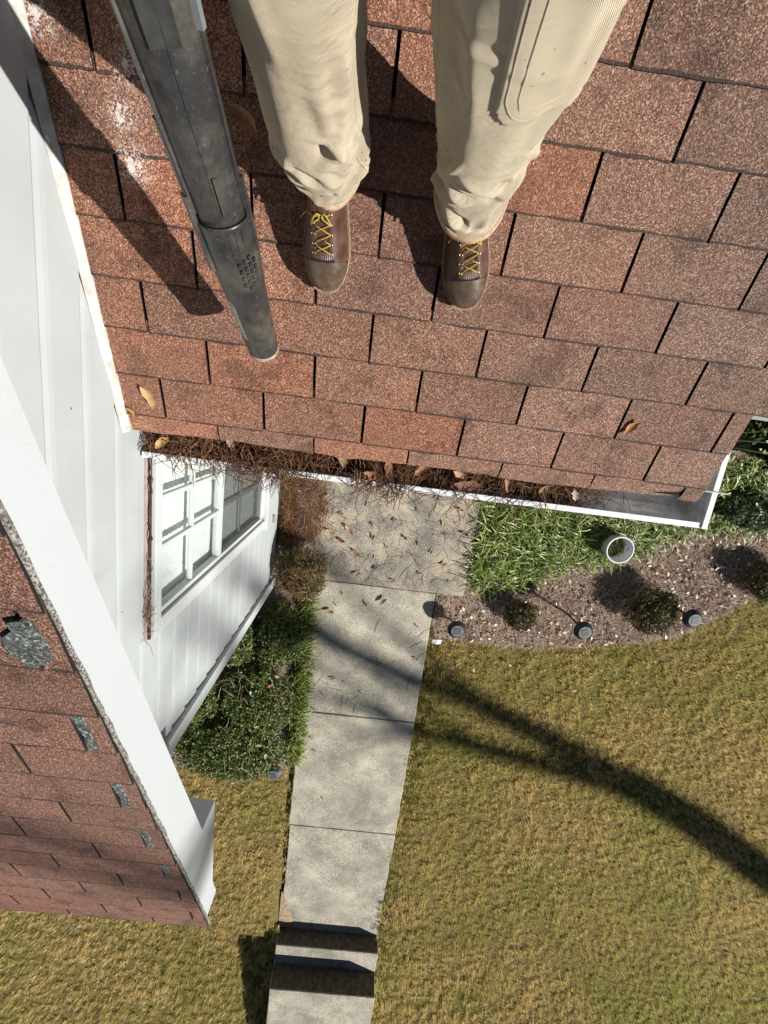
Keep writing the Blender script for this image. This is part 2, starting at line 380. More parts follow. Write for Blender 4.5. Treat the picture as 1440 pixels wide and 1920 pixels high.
def zsl(y): return .0085 - .055 * float(sstep(4.3, 5.9, -y))
V = [(x_, y_, zsl(y_) + .0015) for x_, y_ in pl] + [(.25 + .02 * q, -5.6 - .06 * q, zsl(-5.6 - .06 * q) + .012) for q in range(4)]
F = [(0, 1, 2, 9), (2, 3, 10, 9), (3, 4, 11, 10), (4, 5, 12, 11), (5, 6, 12), (6, 7, 8, 12), (8, 9, 10), (8, 10, 11), (8, 11, 12), (8, 0, 9)]
tag(fixn(link('soil_patch', mesh('soil_patch', V, F, True), M['soil'])), kind='structure')
slab('step', .215, 1.41, -6.19, -5.905, -.25, .13, M['walk'])
slab('step', .215, 1.41, -10.5, -6.20, -.25, .36, M['walk'])
M['riser'] = simple('stained riser with painted shade', (.07, .06, .05), .95, .1, .2, 20, .4, 60, col2=(.14, .12, .09))  # brown stain, darkened further so the colour carries the risers' shade
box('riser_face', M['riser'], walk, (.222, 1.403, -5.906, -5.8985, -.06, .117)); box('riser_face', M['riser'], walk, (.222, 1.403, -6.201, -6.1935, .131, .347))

# ------------------------------------------------------------------ house
house = empty('house', (0, 0, 0), 'pale sided house with red brown shingle roofs, white window and debris filled gutter', 'house')
PIT = R_(23.3667); c_, s_ = math.cos(PIT), math.sin(PIT); EX = .12793
def rp(x, s, h=0): return Vector((x, s * c_ - h * s_, 2.4 + s * s_ + h * c_))
# porch roof deck
deckV = []; 
for h in (-.03, -.001):
    deckV += [rp(-.139, .085, h), rp(1.735, .085, h), rp(1.735, .385, h), rp(3.3, .385, h), rp(3.3, 2.6, h), rp(-.139, 2.6, h)]
deckF = [(5, 4, 3, 2, 1, 0), (6, 7, 8, 9, 10, 11)] + [(i, (i + 1) % 6, (i + 1) % 6 + 6, i + 6) for i in range(6)]
proof = fixn(link('porch_roof', mesh('porch_roof', deckV, deckF), M['felt'], house)); tag(proof, 'red brown shingled porch roof underfoot')
def tabmesh(wd, L, th=.006, seed=0, jit=.0022):
    r = random.Random(seed); n = 8; lo = [(-wd / 2 + wd * i / n, r.uniform(-jit, jit)) for i in range(n + 1)]
    lo[0] = (lo[0][0] + r.uniform(0, .002), lo[0][1]); lo[-1] = (lo[-1][0] - r.uniform(0, .002), lo[-1][1])
    P = lo + [(wd / 2 - r.uniform(0, .002), L), (-wd / 2 + r.uniform(0, .002), L)]; m = len(P)
    V = [(x, y, th + (r.uniform(0, .0015) if y < .01 else 0)) for x, y in P] + [(x, y, 0) for x, y in P]
    F = [tuple(range(m)), tuple(range(2 * m - 1, m - 1, -1))] + [(i, i + m, (i + 1) % m + m, (i + 1) % m) for i in range(m)]
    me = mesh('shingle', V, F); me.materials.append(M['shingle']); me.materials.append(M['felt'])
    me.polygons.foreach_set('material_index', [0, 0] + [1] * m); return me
def place_tab(me, x, s, parent, fr, h0=.0055, drop=.0065, L=.158, col=(1, 1, 1)):
    rot = -drop / L + random.uniform(-.001, .002); yaw = random.uniform(-.003, .003)
    sx, sd, nn, org = fr
    m = Matrix((sx, sd, nn)).transposed().to_4x4(); m.translation = org + sx * x + sd * (s + random.uniform(-.0015, .0015)) + nn * (h0 + random.uniform(0, .001))
    m = m @ Matrix.Rotation(yaw, 4, 'Z') @ Matrix.Rotation(rot, 4, 'X')
    return link('shingle', me, None, parent, m, col)
FR1 = (Vector((1, 0, 0)), Vector((0, c_, s_)), Vector((0, -s_, c_)), Vector((0, 0, 2.4)))
def tabcol(x, k):
    """weathering of a tab: redder to the left, greyer to the right"""
    t = min(max((x + .1) / 1.7, 0), 1); r = random.random()
    red = np.array([1.2, .93, .8]); gry = np.array([.84, .89, .91]); hot = np.array([1.16, .88, .76]); dk = np.array([.78, .78, .8])
    c = red * (1 - t) + gry * t
    if r < .16 * (1 - t) + .02: c = hot
    elif r > .93: c = .5 * c + .5 * dk
    return tuple(np.clip(c * random.uniform(.84, 1.12), 0, 1.4))
W0 = .305; GAP = .0062
full = [tabmesh(W0 - GAP, .158, seed=i) for i in range(5)]
for k in range(1, 15):
    off = 0 if k % 2 else .5; xl, xr = -.1375, (1.735 if k < 3 else 2.9)
    for c in range(-3, 11):
        x0 = (c + off) * W0 - .001 * k + GAP / 2; x1 = x0 + W0 - GAP
        a, b = max(x0, xl), min(x1, xr)
        if b - a < .02: continue
        me = random.choice(full) if (a == x0 and b == x1) else tabmesh(b - a, .158, seed=c + k * 40)
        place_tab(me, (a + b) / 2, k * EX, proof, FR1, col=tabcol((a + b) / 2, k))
# drooping first course over the gutter
for c in range(-1, 7):
    x0 = (c - .5) * W0 + GAP / 2; x1 = x0 + W0 - GAP; a, b = max(x0, -.1375), min(x1, 1.745)
    if b - a < .02: continue
    r = random.Random(c); V = []; nx_ = 8; ss = [.066, .078, .095, .115, .15]
    for t in (0, 1):
        for j, s in enumerate(ss):
            for i in range(nx_ + 1):
                x = a + (b - a) * i / nx_; dr = max(0, (.092 - s)) ** 1.5 * 2.4
                if c == 5 and i > 4: dr += (i - 4) * .004 * max(0, (.12 - s)) / .05
                jy = r.uniform(-.003, .003) if j == 0 else 0
                V.append(rp(x, s + jy + (.012 * math.sin(x * 9) if j == 0 else 0) * .3, (.005 if t == 0 else 0) - dr))
    n1 = (nx_ + 1) * len(ss); F = []
    for j in range(len(ss) - 1):
        for i in range(nx_):
            q = j * (nx_ + 1) + i; F += [(q, q + 1, q + nx_ + 2, q + nx_ + 1), (q + n1, q + n1 + nx_ + 1, q + n1 + nx_ + 2, q + n1 + 1)]
    for i in range(nx_): F.append((i, i + n1, i + 1 + n1, i + 1))
    for j in range(len(ss) - 1):
        for i in (0, nx_): q = j * (nx_ + 1) + i; F.append((q, q + nx_ + 1, q + nx_ + 1 + n1, q + n1))
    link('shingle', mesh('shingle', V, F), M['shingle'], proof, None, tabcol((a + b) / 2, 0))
# flashing along the wall and trim strip
V, F = [], []
for (xa, xb, h0, h1) in ((-.1385, -.123, .0, .014),):
    q = [rp(xa, .07, h0), rp(xb, .07, h0), rp(xb, 2.5, h0), rp(xa, 2.5, h0), rp(xa, .07, h1 + .02), rp(xb, .07, h1), rp(xb, 2.5, h1), rp(xa, 2.5, h1 + .02)]
    b = len(V); V += q; F += [(b, b + 3, b + 2, b + 1), (b + 4, b + 5, b + 6, b + 7), (b, b + 1, b + 5, b + 4), (b + 1, b + 2, b + 6, b + 5), (b + 2, b + 3, b + 7, b + 6), (b + 3, b, b + 4, b + 7)]
link('flashing', mesh('flashing', V, F), M['old_trim'], proof)
# gutter
GX0, GX1 = -.13, 1.842
gut = empty('gutter', (0, 0, 0)); gut.parent = house
gprof = [(.102, 2.43), (.102, 2.265), (.02, 2.262), (.0, 2.285), (-.008, 2.31), (-.026, 2.33), (-.032, 2.357)]
def strip_yz(poly, x0, x1, th=.0025):
    n = len(poly); inner = []
    for i, p in enumerate(poly):
        a = Vector(poly[max(i - 1, 0)]); b = Vector(poly[min(i + 1, n - 1)]); d = (b - a).normalized(); inner.append((p[0] - d.y * th, p[1] + d.x * th))
    return prism(poly + inner[::-1], 0, x0, x1)
fixn(link('trough', mesh('trough', *strip_yz(gprof, GX0, GX1)), M['gutter_in'], gut))
M['lip'] = simple('bright white gutter lip', (.8, .82, .83), .4, .4, .04, 30)
box('front_lip', M['lip'], gut, (GX0, GX1, -.034, -.014, 2.3575, 2.362), bevel=.001)
v, f = prism([(.1, 2.361), (.1, 2.263), (.02, 2.26), (-.001, 2.284), (-.01, 2.31), (-.028, 2.33), (-.033, 2.364)], 0, GX1 + .0005, GX1 + .004)
fixn(link('end_cap', mesh('end_cap', v, f), M['gutter_in'], gut))
box('end_lip', M['lip'], gut, (GX1 - .004, GX1 + .016, -.034, .27, 2.3632, 2.3675), bevel=.001)
box('corner_return', M['gutter_in'], gut, (1.70, GX1 - .004, .1045, .27, 2.27, 2.274), (GX1 - .0035, GX1 + .0035, .1005, .27, 2.265, 2.3625), (1.69, 1.6945, .1045, .27, 2.265, 2.42))
for x in (.25, .85, 1.45): box('hanger_screw', M['pipe_metal'], gut, (x - .004, x + .004, -.037, -.0345, 2.34, 2.348))
box('fascia_board', M['trim'], house, (-.13, 1.72, .106, .125, 2.27, 2.405))
v, f = tube([(2.03, .06, 2.27), (2.03, .06, 2.2), (2.06, .05, 2.1), (2.08, .04, 1.9), (2.09, .1, 1.6), (2.09, .2, 1.4), (2.09, .22, .1)], .032, 8); 
v2, f2 = tube([(1.80, .045, 2.262), (1.80, .045, 2.22), (1.9, .045, 2.18), (2.0, .045, 2.14), (2.035, .05, 2.1)], .03, 8)
link('downspout', mesh('downspout', [*v2], f2, False), M['pipe_metal'], house)
v, f = tube([(2.035, .05, 2.11), (2.05, .07, 2.02), (2.05, .2, 1.9), (2.05, .26, 1.8), (2.05, .26, .08)], .031, 8); link('downspout', mesh('downspout', v, f), M['pipe_metal'], house)
# porch ceiling, post, back wall
box('porch_ceiling', M['trim'], house, (-.13, 1.70, .13, 1.3, 2.262, 2.275), (1.7005, 3.2, .5, 1.3, 2.262, 2.275))
box('eave_board', M['trim'], house, (1.74, 3.3, .365, .385, 2.276, 2.525))
box('porch_post', M['trim'], house, (1.5, 1.6, .16, .26, .03, 2.26))
box('front_wall', M['siding'], house, (-.1, 3.2, 1.32, 1.45, 0, 3.2))
# gable wall beside the porch
WX = -.15
yN, yS = 1.3, -1.42
def ztop(y): return 3.10 + .4265 * y
V, F = [], []
gw = empty('siding_wall', (0, 0, 0)); gw.parent = house; tag(gw, 'pale horizontal lap siding wall')
core = []
v, f = prism([(-1.40, .12), (1.32, .12), (1.32, 3.55), (-1.40, 2.45)], 0, -.19, -.16)
# core in four pieces round the window opening
wy0, wy1, wz0, wz1 = -.70, .06, .72, 2.27
fixn(link('wall_core', mesh('wall_core', *prism([(-1.40, .12), (wy0, .12), (wy0, 2.79), (-1.40, 2.48)], 0, -.19, -.158)), M['siding'], gw))
fixn(link('wall_core', mesh('wall_core', *prism([(wy1, .12), (1.32, .12), (1.32, 3.6), (wy1, 3.1)], 0, -.19, -.158)), M['siding'], gw))
fixn(link('wall_core', mesh('wall_core', *prism([(wy0, wz1), (wy1, wz1), (wy1, 3.1), (wy0, 2.79)], 0, -.19, -.158)), M['siding'], gw))
box('wall_core', M['siding'], gw, (-.19, -.158, wy0, wy1, .12, wz0))
box('foundation', M['found'], gw, (-.2, -.165, -1.40, 1.32, -.1, .13))
BH = .1385
zz = 2.640 - 18 * BH
k = 0
while zz < 3.6:
    z0, z1 = zz, zz + BH + .012
    ys_ = max(-1.362, (z1 - 3.10) / .4265)
    segs = [(ys_, 1.3)]
    if z0 < 2.36 and z1 > .66: segs = [(ys_, -.752), (.11, 1.3)]
    for (a, b) in segs:
        if b - a < .05: continue
        prof = [(-.1375, z0), (-.1355, z0 + .005), (-.1405, z0 + .1), (-.1425, z0 + .112), (-.147, z0 + .124), (-.1495, z0 + .134), (-.150, z1), (-.157, z1), (-.157, z0 + .012), (-.150, z0)]
        n = len(prof); V = [(x, y, z) for y in (a, b) for x, z in prof]
        F = [tuple(range(n)), tuple(range(2 * n - 1, n - 1, -1))] + [(i, i + n, (i + 1) % n + n, (i + 1) % n) for i in range(n)]
        fixn(link('clapboard', mesh('clapboard', V, F), M['siding'], gw))
    zz += BH
box('corner_board', M['trim'], gw, (-.165, -.114, -1.445, -1.363, .1, 2.50), (-.24, -.1655, -1.4455, -1.425, .1, 2.49))
box('cable_clip', M['found'], gw, (-.137, -.118, -.80, -.74, .3, .33))
box('rear_body', M['siding'], house, (-6, -.24, -1.40, 5, -.1, 2.36))
# window
win = empty('window', (0, 0, 0)); win.parent = house; tag(win, 'white double hung window with blinds beside porch')
fr = M['trim']
box('head_casing', fr, win, (-.17, -.105, -.745, .12, 2.262, 2.31), bevel=.003)
box('side_casing', fr, win, (-.17, -.106, -.745, -.682, .70, 2.2615), (-.17, -.106, .03, .11, .70, 2.2615), bevel=.003)
box('sill', fr, win, (-.17, -.092, -.765, .13, .655, .70), (-.17, -.1, -.755, .12, .625, .653), bevel=.003)
box('sash', fr, win, (-.16, -.122, -.681, -.655, .735, 2.26), (-.16, -.122, .004, .029, .735, 2.26), (-.1595, -.1225, -.6545, .0035, 2.235, 2.2595), (-.1595, -.1225, -.6545, .0035, .701, .765), (-.1595, -.1225, -.6545, .0035, 1.565, 1.61), bevel=.002)
box('muntin', fr, win, (-.147, -.128, -.415, -.395, 1.6105, 2.2345)); box('muntin', fr, win, (-.147, -.128, -.215, -.195, 1.6105, 2.2345)); box('muntin', fr, win, (-.1465, -.1285, -.654, .003, 1.925, 1.945))
for y in (-.405, -.205): box('muntin', fr, win, (-.158, -.150, y - .01, y + .01, .766, 1.564))
box('muntin', fr, win, (-.1575, -.1505, -.654, .003, 1.16, 1.18))
box('pane', M['glass'], win, (-.139, -.137, -.654, .003, 1.611, 2.234)); box('pane', M['glass'], win, (-.149, -.147, -.654, .003, .766, 1.564))
box('insect_screen', M['screen'], win, (-.1310, -.1305, -.654, .003, .766, 1.564))
sl_me = mesh('blind_slat', *boxes([(-.025, .025, -.345, .345, -.0008, .0008)])); sl_me.materials.append(M['blind'])
z = 2.22; i = 0
while z > .80:
    m = Matrix.Translation((-.178, -.325, z)) @ Matrix.Rotation(R_(84 + random.uniform(-1.5, 1.5)), 4, 'Y'); link('blind_slat', sl_me, None, win, m); z -= .041; i += 1
box('room', M['dark_room'], win, (-1.2, -1.19, -.9, .3, .4, 2.4), (-1.19, -.191, -.91, -.9, .4, 2.4), (-1.19, -.191, .3, .31, .4, 2.4), (-1.19, -.191, -.899, .299, .4, .41), (-1.19, -.191, -.899, .299, 2.39, 2.4))
box('drip_cap', M['mauve'], win, (-.16, -.131, -.752, .12, 2.3195, 2.331))
box('head_gap', M['rot'], win, (-.16, -.121, -.75, .12, 2.3105, 2.319))
box('siding_filler', M['siding'], win, (-.16, -.139, -.752, .109, 2.3315, 2.366))
# main roof and its rake
P2 = math.atan(.4265); c2, s2_ = math.cos(P2), math.sin(P2)
O2 = Vector((0, -2.095, 3.263 - .4265 * 2.095 + .004))
FR2 = (Vector((1, 0, 0)), Vector((0, c2, s2_)), Vector((0, -s2_, c2)), O2)
def rp2(x, s, h=0): return O2 + FR2[0] * x + FR2[1] * s + FR2[2] * h
dv = [rp2(x, s, h) for h in (-.06, -.001) for x, s in ((-6, .01), (.168, .01), (.168, 5), (-6, 5))]
mroof = fixn(link('main_roof', mesh('main_roof', dv, [(3, 2, 1, 0), (4, 5, 6, 7), (0, 1, 5, 4), (1, 2, 6, 5), (2, 3, 7, 6), (3, 0, 4, 7)]), M['felt'], house)); tag(mroof, 'sun faded upper shingle roof with worn green patches')
E2 = .155; W2 = .365; s0 = (-1.998 + 2.095) / c2
full2 = [tabmesh(W2 - .007, .19, seed=90 + i, th=.006) for i in range(4)]
for j in range(-1, 21):
    col0 = -.235 if j % 2 == 0 else -.055
    for c in range(-5, 3):
        x0 = col0 + c * W2 + .0035; x1 = x0 + W2 - .007
        if j in (4, 6, 8, 10) and c == 0: x1 -= .004 + .0008 * j
        if j in (4, 6, 8, 10) and c == 1: x0 += .004 + .0006 * j
        a, b = max(x0, -1.9), min(x1, .181)
        if b - a < .02: continue
        sl_ = s0 + j * E2
        if j == -1:
            me = tabmesh(b - a, .12, seed=c, th=.006); sl_ = .0
        else: me = random.choice(full2) if (a == x0 and b == x1 and not (j % 2 == 0 and c == 0)) else tabmesh(b - a, .19, seed=c + 40 * j, th=.006)
        t = random.uniform(.72, .92)
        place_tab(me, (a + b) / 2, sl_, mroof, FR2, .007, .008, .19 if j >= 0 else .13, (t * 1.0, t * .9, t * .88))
link('shingle_field', mesh('shingle_field', [rp2(-6, 0, .012), rp2(-1.9, 0, .012), rp2(-1.9, 5, .012), rp2(-6, 5, .012)], [(0, 1, 2, 3)]), M['shingle'], mroof, None, (.82, .74, .72)); 
link('shingle_field', mesh('shingle_field', [rp2(-1.899, s0 + 21 * E2, .012), rp2(.18, s0 + 21 * E2, .012), rp2(.18, 5, .012), rp2(-1.899, 5, .012)], [(0, 1, 2, 3)]), M['shingle'], mroof, None, (.82, .74, .72))
# worn green pieces showing near the rake
def blob(pts, h0, h1, name, m, parent, fn):
    n = len(pts); V = [fn(x, s, h1) for x, s in pts] + [fn(x, s, h0) for x, s in pts]
    F = [tuple(range(n)), tuple(range(2 * n - 1, n - 1, -1))] + [(i, i + n, (i + 1) % n + n, (i + 1) % n) for i in range(n)]
    return fixn(link(name, mesh(name, V, F), m, parent))
for j in (12, 10, 8, 6, 4):
    s = s0 + j * E2; sc = 1.06
    pts = [(.124 + random.uniform(-.003, .003), s + .016), (.133, s + .005), (.143, s + .009), (.141 + random.uniform(0, .005), s + .05), (.144, s + .1), (.139, s + .154), (.121, s + .156), (.124 + random.uniform(0, .004), s + .07)]
    if j == 12: pts = [(.085, s + .052), (.092, s + .036), (.1, s + .03), (.106, s + .014), (.118, s + .006), (.128, s + .018), (.14, s + .02), (.152, s + .03), (.158, s + .06), (.154, s + .1), (.15, s + .128), (.138, s + .136), (.124, s + .132), (.112, s + .126), (.116, s + .108), (.107, s + .1), (.093, s + .088), (.089, s + .068)]; 
    blob(pts, .002, .0175 if j == 12 else .0135, 'worn_patch', M['underlay'], mroof, rp2)
# ragged grey rake edge under the shingles
V = []; F = []; n = 120
for i in range(n + 1):
    s = -.01 + 4.0 * i / n; e_ = .184 + random.uniform(-.0025, .0025) 
    V += [rp2(.15, s, .006), rp2(e_, s, .004), rp2(e_, s, -.004), rp2(.15, s, -.004)]
for i in range(n):
    for k in range(4): F.append((4 * i + k, 4 * i + (k + 1) % 4, 4 * i + 4 + (k + 1) % 4, 4 * i + 4 + k))
F += [(3, 2, 1, 0), (4 * n, 4 * n + 1, 4 * n + 2, 4 * n + 3)]
fixn(link('rake_edge', mesh('rake_edge', V, F), M['edge'], mroof))
def rb(y): return min(3.157 + .4626 * y, 3.263 + .4265 * y - .098)
ry = [-2.02, -1.9, -1.6, -1.2, -.8, -.4, 0, .4, .8, 1.5]
poly = [(y, rb(y) if y > -1.85 else max(rb(y), 3.263 + .4265 * y - .11)) for y in ry] + [(y, 3.263 + .4265 * y - .002) for y in ry[::-1]]
fixn(link('rake_board', mesh('rake_board', *prism(poly, 0, .150, .176)), M['fascia'], house))
fixn(link('eave_return', mesh('eave_return', *prism([(-1.435, 2.357), (-1.80, 2.342), (-1.87, 2.336), (-1.86, 2.45), (-1.435, 2.62)], 0, -.112, .172)), M['fascia'], house))
fixn(link('rake_soffit', mesh('rake_soffit', *prism([(-1.42, 2.53), (1.4, 3.79), (1.4, 3.81), (-1.42, 2.55)], 0, -.135, .149)), M['trim'], house))
box('eave_fascia', M['trim'], house, (-6, -.113, -2.05, -2.03, 2.27, 2.36), (-6, -.113, -2.029, -1.41, 2.27, 2.285))

# ------------------------------------------------------------------ leaf blower
TA = Vector((.358, .330, 2.726)); TB = Vector((.3515, .6334, 3.2311)); ax = (TB - TA).normalized()
sx_ = ax.cross(Vector((0, 0, 1))).normalized(); sy_ = ax.cross(sx_).normalized()      # sy_ points down and away, -sy_ towards the camera
BM = Matrix((sx_, sy_, ax)).transposed().to_4x4(); BM.translation = TA; BM = BM @ Matrix.Diagonal((.925, .925, 1.14, 1))
blower = empty('leaf_blower', (0, 0, 0), 'dirty black leaf blower tube hanging beside the tan trousers', 'leaf blower'); blower.matrix_basis = BM
def bpart(name, v, f, m, smooth=True): return fixn(link(name, mesh(name, v, f, smooth), m, blower))
bpart('nozzle', *lathe([(.034, .006), (.037, .0), (.0385, .004), (.040, .06), (.043, .13), (.046, .18), (.0495, .215), (.0505, .26), (.0515, .300), (.0525, .304), (.0525, .308), (.049, .308), (.047, .28), (.043, .18), (.036, .05), (.034, .006)], 40), M['plastic'])
bpart('nozzle_rim', *lathe([(.0372, -.001), (.0392, .001), (.0394, .008), (.0385, .009)], 40), M['mudrim'])
bpart('tube', *lathe([(.044, .24), (.0462, .245), (.0468, .33), (.0485, .45), (.051, .56), (.053, .64), (.055, .74), (.054, .76), (.04, .76)], 40), M['plastic'])
# ridges along the tube, lock rib, collar clips, grip pads
def strip(a0, r0, z0, r1, z1, wid, hgt, name, m, parent=blower):
    V = []
    for (r, z) in ((r0, z0), (r1, z1)):
        for da, dr in ((-wid, -.002), (-wid * .8, hgt), (wid * .8, hgt), (wid, -.002)):
            a = a0 + da / r; V.append(((r + dr) * math.cos(a), (r + dr) * math.sin(a), z))
    F = [(0, 1, 2, 3), (7, 6, 5, 4), (0, 4, 5, 1), (1, 5, 6, 2), (2, 6, 7, 3), (3, 7, 4, 0)]
    return fixn(link(name, mesh(name, V, F), m, parent))
FRONT = -math.pi / 2           # side facing the camera
strip(FRONT + 1.4, .047, .32, .053, .66, .003, .004, 'seam_ridge', M['plastic']); strip(FRONT - .72, .047, .32, .053, .66, .003, .004, 'seam_ridge', M['plastic'])
strip(FRONT + .35, .0466, .32, .053, .66, .0014, .0012, 'seam_ridge', M['plastic'])
strip(FRONT + .5, .0468, .325, .0475, .375, .0035, .0045, 'lock_rib', M['plastic'])
strip(FRONT - .8, .0505, .225, .0515, .345, .008, .006, 'collar_clip', M['plastic']); strip(FRONT + 1.5, .0505, .25, .052, .36, .006, .005, 'collar_clip', M['plastic'])
strip(FRONT - .9, .047, .33, .048, .43, .007, .006, 'tube_lug', M['plastic'])
for i in range(3): strip(FRONT + .4 + .25 * i, .0505, .262, .0517, .298, .0012, .0016, 'collar_rib', M['plastic'])
for r_ in range(5):
    for q in range(4):
        if (r_ == 0 and q < 1) or (r_ == 4 and q > 2): continue
        a = FRONT + .5 + .2 * q; zc = .19 + .013 * r_ + .004 * q
        strip(a, .0475 + .0012 * r_, zc, .0478 + .0012 * r_, zc + .0075, .0036, .0028, 'grip_pad', M['plastic_new'])
for i in range(9):            # hazard stripes of the worn decal
    zc = .062 + .0105 * i; r = .0402 + .012 * (zc - .06) / .09 * .35
    V = []
    for zz_, da in ((.007, 0), (.0125, 0), (.0055, .34), (.0, .34)):
        a = FRONT - .72 + da; V.append(((r + .0012) * math.cos(a), (r + .0012) * math.sin(a), zc + zz_))
    link('decal_stripe', mesh('decal_stripe', V, [(0, 1, 2, 3)]), M['decal'], blower)
bpart('coupling', *lathe([(.0535, .665), (.058, .67), (.0585, .70), (.056, .705), (.0535, .71)], 40), M['plastic_new'])
strip(FRONT + .3, .0505, .50, .0525, .56, .022, .0035, 'clamp_plate', M['plastic_new']); strip(FRONT + 1.35, .051, .505, .053, .56, .005, .008, 'clamp_ear', M['lamptop'])
v, f = tube([(-.02, .0, .76), (-.02, .005, .80), (-.03, .02, .86), (-.03, .04, .9)], [.06, .075, .11, .12], 24); bpart('fan_housing', v, f, M['plastic_new'])
v, f = boxes([(-.09, .07, -.02, .12, .88, 1.06)]); o = bpart('engine_cover', v, f, M['plastic_new'], False); b = o.modifiers.new('b', 'BEVEL'); b.width = .03; b.segments = 3
v, f = tube([(-.02, -.07, .80), (-.02, -.13, .82), (-.02, -.145, .90), (-.02, -.13, .98), (-.02, -.05, 1.0)], .016, 12); bpart('handle', v, f, M['plastic_new'])

# ------------------------------------------------------------------ person (the head and trunk are above the picture)
def catmull(P, n):
    P = np.array(P, float); m = len(P); out = []
    for t in np.linspace(0, m - 1, n):
        i = min(int(t), m - 2); u = t - i; p0, p1, p2, p3 = P[max(i - 1, 0)], P[i], P[i + 1], P[min(i + 2, m - 1)]
        out.append(.5 * ((2 * p1) + (-p0 + p2) * u + (2 * p0 - 5 * p1 + 4 * p2 - p3) * u * u + (-p0 + 3 * p1 - 3 * p2 + p3) * u ** 3))
    return np.array(out)
LEGL = [(0.495, 0.712, 2.792, 0.0577, 0.0920), (0.493, 0.712, 2.815, 0.0632, 0.0940), (0.489, 0.712, 2.855, 0.0772, 0.0950), (0.483, 0.712, 2.900, 0.0874, 0.0950), (0.482, 0.714, 2.970, 0.0884, 0.0931), (0.484, 0.716, 3.050, 0.0856, 0.0902), (0.488, 0.716, 3.150, 0.0865, 0.0912), (0.497, 0.716, 3.250, 0.0902, 0.0950), (0.520, 0.720, 3.400, 0.1048, 0.1064), (0.550, 0.725, 3.550, 0.1164, 0.1187), (0.570, 0.730, 3.660, 0.1212, 0.1235)]
LEGR = [(.792, .694, 2.792, .074, .096), (.792, .695, 2.815, .073, .096), (.788, .698, 2.86, .076, .095), (.783, .70, 2.92, .081, .09), (.780, .703, 3.0, .088, .093), (.772, .707, 3.1, .096, .098), (.766, .711, 3.2, .102, .104), (.755, .716, 3.32, .108, .11), (.745, .72, 3.45, .115, .12), (.74, .725, 3.6, .125, .13), (.735, .73, 3.68, .125, .13)]
def legsurf(path, seed):
    rings = catmull(path, 240); NT = 180; th = np.linspace(0, 2 * math.pi, NT, endpoint=False)
    X = rings[:, 0:1] + rings[:, 3:4] * np.cos(th); Y = rings[:, 1:2] + rings[:, 4:5] * np.sin(th); Z = rings[:, 2:3] + 0 * th
    low = 1 - sstep(2.86, 3.12, Z); vlow = 1 - sstep(2.8, 2.93, Z)
    q = np.stack([np.cos(th)[None] * 1.5 + 0 * Z, np.sin(th)[None] * 1.5 + 0 * Z, Z * 9 + np.sin(th + seed)[None] * .9], -1).reshape(-1, 3)
    n1 = vnoise(q + seed * 7.3, seed).reshape(Z.shape); n2 = vnoise(q * 2.1 + 3, seed + 1).reshape(Z.shape)
    rid = 1 - np.abs(2 * n1 - 1); rid2 = 1 - np.abs(2 * n2 - 1)
    q2 = np.stack([np.cos(th)[None] * 2.2 + 0 * Z, np.sin(th)[None] * 2.2 + 0 * Z, Z * 3.2], -1).reshape(-1, 3); n3 = vnoise(q2, seed + 3).reshape(Z.shape) - .5
    d = (n1 - .5) * (.004 + .006 * low) + n3 * .009
    TH = np.degrees(th)[None] + 0 * Z; r_ = random.Random(seed)
    cre = [(270 + r_.uniform(-95, 95), 2.80 + r_.uniform(0, .16), r_.uniform(-75, 75), r_.uniform(-.04, .09), r_.uniform(.006, .013), r_.uniform(.007, .012)) for _ in range(15)]
    cre += [(r_.uniform(0, 360), 2.80 + r_.uniform(0, .2), r_.uniform(-80, 80), r_.uniform(-.05, .08), r_.uniform(.005, .01), .01) for _ in range(10)]
    cre += [(270 + r_.uniform(-80, 80), r_.uniform(2.95, 3.2), r_.uniform(-30, 30), r_.uniform(.1, .28), r_.uniform(.003, .006), .014) for _ in range(7)]
    cre += [(r_.uniform(180, 360), r_.uniform(3.02, 3.3), r_.uniform(-70, 70), r_.uniform(-.05, .06), r_.uniform(.0015, .003), .008) for _ in range(10)]
    for (t0, z0_, dt, dz_, am, wd_) in cre:                       # sharp creases: a ridge with a valley beside it
        ax_, ay_ = (TH - t0 + 180) % 360 - 180, Z - z0_; sx = ax_ * .0016; ex, ey = dt * .0016, dz_; L2 = ex * ex + ey * ey
        t_ = np.clip((sx * ex + ay_ * ey) / L2, 0, 1); px_, py_ = sx - t_ * ex, ay_ - t_ * ey; sd = (px_ * -ey + py_ * ex) / math.sqrt(L2); di = np.hypot(px_, py_)
        fade = np.sin(math.pi * np.clip(t_ * .9 + .05, 0, 1)); d = d + am * fade * (np.exp(-(di / wd_) ** 2) - .75 * np.exp(-((sd - wd_ * 1.5) / (wd_ * 1.2)) ** 2) * np.exp(-((di - np.abs(sd)) / wd_) ** 2) * (di < wd_ * 5))
    hm = sstep(2.787, 2.83, Z); d *= hm * .85 + .15
    rx = np.cos(th)[None]; ry = np.sin(th)[None]
    Z = Z + (n2 - .5) * .01 * low * hm + (-.020 * np.sin(th)[None]) * (1 - sstep(2.785, 2.9, Z))
    return np.stack([X + d * rx, Y + d * ry, Z], -1)
def gridfaces(a, b, closed=True, base=0):
    F = []
    for i in range(a - 1):
        for j in range(b if closed else b - 1):
            F.append((base + i * b + j, base + i * b + (j + 1) % b, base + (i + 1) * b + (j + 1) % b, base + (i + 1) * b + j))
    return F
person = None
